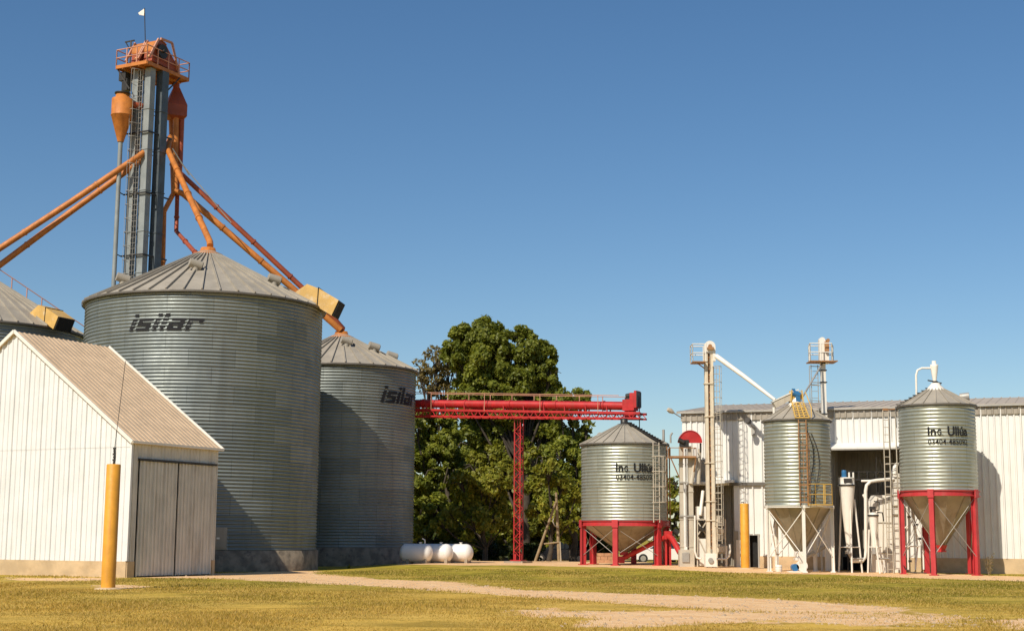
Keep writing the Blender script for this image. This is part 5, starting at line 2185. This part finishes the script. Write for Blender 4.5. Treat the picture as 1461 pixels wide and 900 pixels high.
right = [(800, 580, 18), (815, 562, 17), (828, 572, 17), (806, 605, 20), (838, 606, 10), (822, 625, 20), (800, 645, 22), (825, 660, 22), (815, 690, 24), (838, 640, 12), (800, 720, 22), (828, 725, 20), (812, 752, 18)]
_, n = tree('leafy_tree', 'rounded green tree just behind the squat silo, lower than the tallest tree', right, 102, 818, 'leaf_green', .29, .95, .26, .5)
NLEAF += n
leftt = [(594, 770, 16), (616, 768, 18), (640, 772, 18), (592, 612, 16), (606, 606, 20), (628, 612, 22), (600, 640, 24), (625, 648, 24), (648, 632, 22), (600, 676, 24), (628, 690, 24), (596, 706, 22), (618, 725, 22), (600, 745, 20), (636, 745, 20), (648, 668, 20), (645, 600, 18), (600, 585, 14)]
_, n = tree('leafy_tree', 'bushy dark green tree right behind the gas tanks', leftt, 100, 612, 'leaf_green', .28, 1.0, .3, .4)
NLEAF += n
weep = [(660, 690, 18), (678, 665, 18), (702, 652, 18), (722, 668, 18), (705, 690, 20), (680, 712, 20), (658, 722, 16), (640, 730, 14), (715, 715, 18), (698, 740, 18), (672, 750, 16), (725, 745, 14), (630, 748, 12)]
_, n = tree('drooping_tree', 'light green drooping tree in front of the dark trees by the red column', weep, 95, 690, 'leaf_light', .26, 1.0, .2, 1.0, .36)
NLEAF += n
weep2 = [(765, 690, 16), (782, 672, 16), (800, 690, 16), (770, 725, 16), (790, 730, 16), (812, 745, 14), (760, 655, 16), (825, 700, 14)]
_, n = tree('drooping_tree', 'light green drooping tree behind the propped wooden pole', weep2, 97, 785, 'leaf_light', .26, .95, .18, 1.0, .36)
NLEAF += n
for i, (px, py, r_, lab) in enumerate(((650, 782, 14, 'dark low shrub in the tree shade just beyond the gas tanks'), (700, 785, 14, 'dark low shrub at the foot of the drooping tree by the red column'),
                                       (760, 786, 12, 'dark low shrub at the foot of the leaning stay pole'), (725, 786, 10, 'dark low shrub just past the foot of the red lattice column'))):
    _, n = tree('dark_shrub', lab, [(px, py, r_), (px - r_ * .8, py + 3, r_ * .8), (px + r_ * .8, py + 3, r_ * .8)], 98 + i, px, 'leaf_shade', .26, .8, .06, .2, .5, cat='shrub')
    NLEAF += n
back = [(x_, y_, 22) for x_ in range(586, 860, 24) for y_ in (700, 735, 768, 790)]  # added backing crown; its dark leaves paint shade into the low gaps
_, n = tree('leafy_tree', 'broad tree behind all the others, its leaves coloured dark as deep shade', back, 116, 720, 'leaf_shade', .5, .9, .3, .3)
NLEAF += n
gap = [(962, 690, 12), (956, 715, 14), (968, 730, 14), (958, 755, 14), (970, 775, 14), (948, 780, 12), (975, 700, 10), (945, 740, 12), (985, 745, 14)]
_, n = tree('leafy_tree', 'small tree glimpsed in the gap between the squat silo and the warehouse', gap, 104, 962, 'leaf_light', .34, .7, .15, .3)
NLEAF += n
print("LEAVES", NLEAF)

# ------------------------------------------------------------------ ground
xs = np.concatenate([[-1500, -600, -250, -120, -80, -60, -50], np.arange(-42, 48.01, .5), [55, 65, 85, 120, 250, 600, 1500]])
ys = np.concatenate([[-300, -60, -10, 5, 12, 17], np.arange(20, 112.01, .5), [116, 122, 135, 160, 220, 400, 900, 2500]])
nx, ny = len(xs), len(ys)


def in_poly(p, poly):
    """Signed distance to a polygon on the ground (negative inside)."""
    x, y = p[:, 0], p[:, 1]
    n = len(poly)
    d = np.full(len(x), 1e9)
    ins = np.zeros(len(x), bool)
    for i in range(n):
        ax, ay = poly[i]
        bx, by = poly[(i + 1) % n]
        ex, ey = bx - ax, by - ay
        t = np.clip(((x - ax) * ex + (y - ay) * ey) / (ex * ex + ey * ey + 1e-12), 0, 1)
        d = np.minimum(d, np.hypot(x - ax - ex * t, y - ay - ey * t))
        c_ = ((ay > y) != (by > y)) & (x < (bx - ax) * (y - ay) / (by - ay + 1e-12) + ax)
        ins ^= c_
    return np.where(ins, -d, d)


def gp(pts):
    return [(G(x, y).x, G(x, y).y) for x, y in pts]


tracks = [
    (gp([(180, 821), (330, 816), (455, 813), (470, 819), (560, 826), (640, 829), (760, 841), (900, 846), (1040, 851), (1180, 858), (1300, 866), (1300, 873), (1180, 876), (1040, 872), (900, 862), (740, 851), (560, 838), (420, 831), (300, 825), (180, 823)]), 1.0, .86),
    (gp([(700, 868), (830, 872), (980, 870), (1120, 874), (1230, 878), (1100, 884), (1010, 890), (900, 896), (800, 893), (840, 882), (760, 876)]), .9, 1.0),
    (gp([(0, 822), (60, 824), (180, 823), (180, 827), (80, 829), (0, 827)]), .9, .8),
    (gp([(560, 806), (640, 798), (780, 799), (845, 801), (960, 804), (1100, 809), (1250, 815), (1461, 822), (1600, 826), (1600, 833), (1461, 829), (1300, 824), (1180, 819), (1050, 815), (900, 809.5), (780, 807), (740, 806), (650, 806)]), .55, .95),
    (gp([(1380, 884), (1480, 880), (1600, 890), (1600, 905), (1440, 899)]), .8, .8),
    (gp([(980, 866), (1200, 868), (1380, 874), (1461, 880), (1461, 898), (1250, 897), (1050, 890)]), 1.6, .62),
    (gp([(700, 862), (860, 866), (900, 880), (760, 892), (690, 880)]), 1.6, .55),
    (gp([(120, 834), (190, 833), (235, 836), (190, 840), (120, 839)]), .7, .75),
]
gx, gy = np.meshgrid(xs, ys)
pp = np.stack([gx.ravel(), gy.ravel()], 1)


def dirt_at(p):
    v = np.zeros(len(p))
    for poly, soft, amt in tracks:
        # depth is foreshortened: keep edges soft along the view
        sd = in_poly(p, poly)
        v = np.maximum(v, amt * np.clip(.5 - sd / (2.2 * soft), 0, 1))
    # beaten earth below the trees
    tr = np.clip((p[:, 1] - 90) / 8, 0, 1) * np.clip((p[:, 0] + 14) / 4, 0, 1) * np.clip((16 - p[:, 0]) / 4, 0, 1)
    return np.maximum(v, tr * .45)


dirt = dirt_at(pp)
zz = np.array([g(x, y) for x, y in pp])
me = bpy.data.meshes.new("ground")
me.vertices.add(nx * ny)
me.vertices.foreach_set("co", np.column_stack([pp, zz]).ravel())
idx = np.arange(nx * ny).reshape(ny, nx)
q4 = np.stack([idx[:-1, :-1], idx[:-1, 1:], idx[1:, 1:], idx[1:, :-1]], -1).reshape(-1, 4)
me.loops.add(q4.size)
me.loops.foreach_set("vertex_index", q4.ravel().astype(np.int32))
me.polygons.add(len(q4))
me.polygons.foreach_set("loop_start", np.arange(0, q4.size, 4, dtype=np.int32))
me.polygons.foreach_set("loop_total", np.full(len(q4), 4, dtype=np.int32))
me.polygons.foreach_set("use_smooth", np.ones(len(q4), bool))
me.update(calc_edges=True)
at = me.attributes.new("dirt", 'FLOAT', 'POINT')
at.data.foreach_set("value", dirt.astype(np.float32))


def dry_at(p):
    u = .5 - (p[:, 1] - 46 + p[:, 0] * .35) / 26
    u = u + .18 * np.sin(p[:, 0] * .33 + 1) + .15 * np.sin(p[:, 1] * .5 + p[:, 0] * .21)
    return np.clip(u, .05, .95)


at = me.attributes.new("dryness", 'FLOAT', 'POINT')
at.data.foreach_set("value", dry_at(pp).astype(np.float32))
gm, nt, b = mat('lawn_and_dirt')
an = nt.nodes.new("ShaderNodeAttribute")
an.attribute_name = "dirt"
n_a = noise(nt, .22, (1, 1, 1), 5, .6)
n_b = noise(nt, 1.3, (1, 1, 1), 6, .65)
n_c = noise(nt, 9.0, (1, 1, 1), 5, .7)
n_d = noise(nt, .09, (1, 1.6, 1), 3)
dr_ = nt.nodes.new("ShaderNodeAttribute")
dr_.attribute_name = "dryness"
n_g = noise(nt, .7, (.6, 1, 1), 7, .72)
n_h = noise(nt, 3.2, (.7, 1, 1), 6, .75)
gr1 = mix(nt, ramp(nt, n_g, .36, .62), (.17, .155, .018), (.40, .315, .035))
gr2 = mix(nt, ramp(nt, n_g, .36, .62), (.33, .215, .035), (.66, .42, .085))
grass = mix(nt, dr_.outputs['Fac'], gr1, gr2)
grass = mix(nt, ramp(nt, n_a, .42, .7, 0, .55), grass, (.62, .41, .10))
grass = mix(nt, ramp(nt, n_h, .52, .72, 0, .75), grass, (.14, .115, .015))
grass = mix(nt, ramp(nt, n_h, .46, .28, 0, .6), grass, (.72, .50, .15))
dcol = mix(nt, ramp(nt, n_b, .3, .7), (.70, .42, .20), (.82, .56, .31))
dcol = mix(nt, ramp(nt, n_c, .5, .75, 0, .6), dcol, (.42, .25, .13))


def add(nt, a, b_, mul):
    m1 = nt.nodes.new("ShaderNodeMath")
    m1.operation = 'MULTIPLY_ADD'
    nt.links.new(b_, m1.inputs[0])
    m1.inputs[1].default_value = mul
    nt.links.new(a, m1.inputs[2])
    return m1.outputs[0]


n_e = noise(nt, .55, (1, .45, 1), 6, .68)
n_f = noise(nt, 2.6, (1, .5, 1), 6, .7)
ff = add(nt, an.outputs['Fac'], n_e, 1.15)
ff = add(nt, ff, n_f, .75)
fac = ramp(nt, ff, 1.40, 1.56)
nt.links.new(mix(nt, fac, grass, dcol), b.inputs['Base Color'])
b.inputs['Roughness'].default_value = 0.95
b.inputs['Specular IOR Level'].default_value = 0.1
bump(nt, b, n_c, .6, .05)
me.materials.append(gm)
go = bpy.data.objects.new("ground", me)
col.objects.link(go)
go['kind'] = 'structure'
go['label'] = 'dry yellow-green lawn crossed by a pinkish dirt track'

# ------------------------------------------------------------------ grass blades
NB = 520000
Yb = 23.5 * (70 / 23.5) ** (rng.uniform(0, 1, NB) ** .9)
Xb = rng.uniform(-.42, .42, NB) * Yb
pg = np.stack([Xb, Yb], 1)
dg_ = dirt_at(pg)
pn = np.sin(Xb * 1.7 + np.sin(Yb * .9) * 2) * np.sin(Yb * 1.1 + Xb * .4) * .5 + .5
keep = (dg_ + rng.uniform(-.5, .5, NB) < .3) & (rng.uniform(0, 1, NB) < .35 + .65 * pn)
blocked = np.zeros(NB, bool)
for (cx, cy_, r_) in ((c1[0], c1[1], 6.4), (pb.x, pb.y, .25)):
    blocked |= np.hypot(Xb - cx, Yb - cy_) < r_
shp = [(C0.x, C0.y), (far.x, far.y), ((far + sb * SL).x, (far + sb * SL).y), ((C0 + sb * SL).x, (C0 + sb * SL).y)]
blocked |= in_poly(pg, shp) < .15
pg = pg[keep & ~blocked]
n = len(pg)
gz2 = np.array([g(x, y) for x, y in pg])
hh = rng.uniform(.02, .075, n) * (0.7 + .6 * np.sin(pg[:, 0] * .8) * np.sin(pg[:, 1] * .5))
ww = rng.uniform(.006, .014, n) * (pg[:, 1] / 30)
th_ = rng.uniform(0, np.pi * 2, n)
ln = rng.normal(0, .5, (n, 2)) * hh[:, None]
v = np.empty((n, 3, 3))
v[:, 0] = np.column_stack([pg[:, 0] - ww * np.cos(th_), pg[:, 1] - ww * np.sin(th_), gz2 - .005])
v[:, 1] = np.column_stack([pg[:, 0] + ww * np.cos(th_), pg[:, 1] + ww * np.sin(th_), gz2 - .005])
v[:, 2] = np.column_stack([pg[:, 0] + ln[:, 0], pg[:, 1] + ln[:, 1], gz2 + hh])
me = bpy.data.meshes.new("grass")
me.vertices.add(n * 3)
me.vertices.foreach_set("co", v.ravel())
me.loops.add(n * 3)
me.loops.foreach_set("vertex_index", np.arange(n * 3, dtype=np.int32))
me.polygons.add(n)
me.polygons.foreach_set("loop_start", np.arange(0, n * 3, 3, dtype=np.int32))
me.polygons.foreach_set("loop_total", np.full(n, 3, dtype=np.int32))
me.update(calc_edges=True)
bm_, nt, b = mat('grass_blades')
ge_ = nt.nodes.new("ShaderNodeNewGeometry")
n_a = noise(nt, .22, (1, 1, 1), 5, .6)
dr2 = nt.nodes.new("ShaderNodeAttribute")
dr2.attribute_name = "dryness"
o_ = mix(nt, dr2.outputs['Fac'], (.24, .215, .022), (.56, .37, .07))
o_ = mix(nt, ramp(nt, n_a, .45, .7, 0, .6), o_, (.58, .40, .09))
o_ = mix(nt, ramp(nt, ge_.outputs['Random Per Island'], .5, .9, 0, .85), o_, (.68, .48, .16))
o_ = mix(nt, ramp(nt, ge_.outputs['Random Per Island'], .35, .1, 0, .6), o_, (.17, .15, .02))
nt.links.new(o_, b.inputs['Base Color'])
b.inputs['Roughness'].default_value = .7
b.inputs['Specular IOR Level'].default_value = .2
t = nt.nodes.new("ShaderNodeBsdfTranslucent")
nt.links.new(o_, t.inputs[0])
ms_ = nt.nodes.new("ShaderNodeMixShader")
ms_.inputs[0].default_value = .45
nt.links.new(b.outputs[0], ms_.inputs[1])
nt.links.new(t.outputs[0], ms_.inputs[2])
nt.links.new(ms_.outputs[0], nt.nodes["Material Output"].inputs[0])
at = me.attributes.new("dryness", 'FLOAT', 'POINT')
at.data.foreach_set("value", np.repeat(dry_at(pg), 3).astype(np.float32))
me.materials.append(bm_)
gr = bpy.data.objects.new("grass", me)
col.objects.link(gr)
tag(gr, 'short dry grass growing over the lawn', 'grass', None, 'stuff')

# weeds by the silo foot
wi = 0
for (px, py, h_, lab) in ((328, 814, .55, 'small green weed at the foot of the widest silo'), (498, 811, .2, 'tiny tuft of weeds at the foot of the narrower silo'),
                          (1411, 821, 1.0, 'pale dry weed clump against the warehouse plinth')):
    q = G(px, py)
    rt = thing('weed', lab, 'plant', q)
    pts = []
    mb = MB()
    for i in range(9):
        a = random.uniform(0, 6.28)
        e = V((math.cos(a), math.sin(a), 0)) * random.uniform(.05, .3) * h_ + ZUP * random.uniform(.5, 1) * h_
        mb.tube([q, q + e * .5 + ZUP * .06 * h_, q + e], [.012, .01, .006], 5)
        for j in range(14):
            pts.append(np.array(q + e * random.uniform(.2, 1.05)) + rng.normal(0, .045 * (.5 + h_), 3))
    mb.build('stem', 'weed' if px != 1411 else 'wood', rt)
    pts = np.array(pts)
    leaf_mesh('foliage', pts, np.tile([0, 0, .5], (len(pts), 1)), .09, 'leaf_light' if px != 1411 else 'leaf_brown', rt, .2)

# loose stones on the dirt
NS = 9000
Ys = 25 * (66 / 25) ** rng.uniform(0, 1, NS)
Xs = rng.uniform(-.4, .42, NS) * Ys
ps = np.stack([Xs, Ys], 1)
ps = ps[dirt_at(ps) > .45]
mb = MB()
for x, y in ps:
    s_ = random.uniform(.012, .04) * (1.6 if random.random() < .06 else 1)
    z = g(x, y)
    a0_ = random.uniform(0, 6.3)
    vs = [V((x + s_ * 1.2 * math.cos(a0_ + k * 1.257), y + s_ * math.sin(a0_ + k * 1.257), z - .004)) for k in range(5)]
    vs.append(V((x + random.uniform(-.3, .3) * s_, y, z + s_ * random.uniform(.5, 1.0))))
    mb.add(vs, [(k, (k + 1) % 5, 5) for k in range(5)])
M['stone'] = paint('loose_stone', (0.52, 0.38, 0.25), 0.9, 0, 0.4)
tag(mb.build('gravel', 'stone'), 'loose small stones scattered along the dirt track', 'gravel', None, 'stuff')
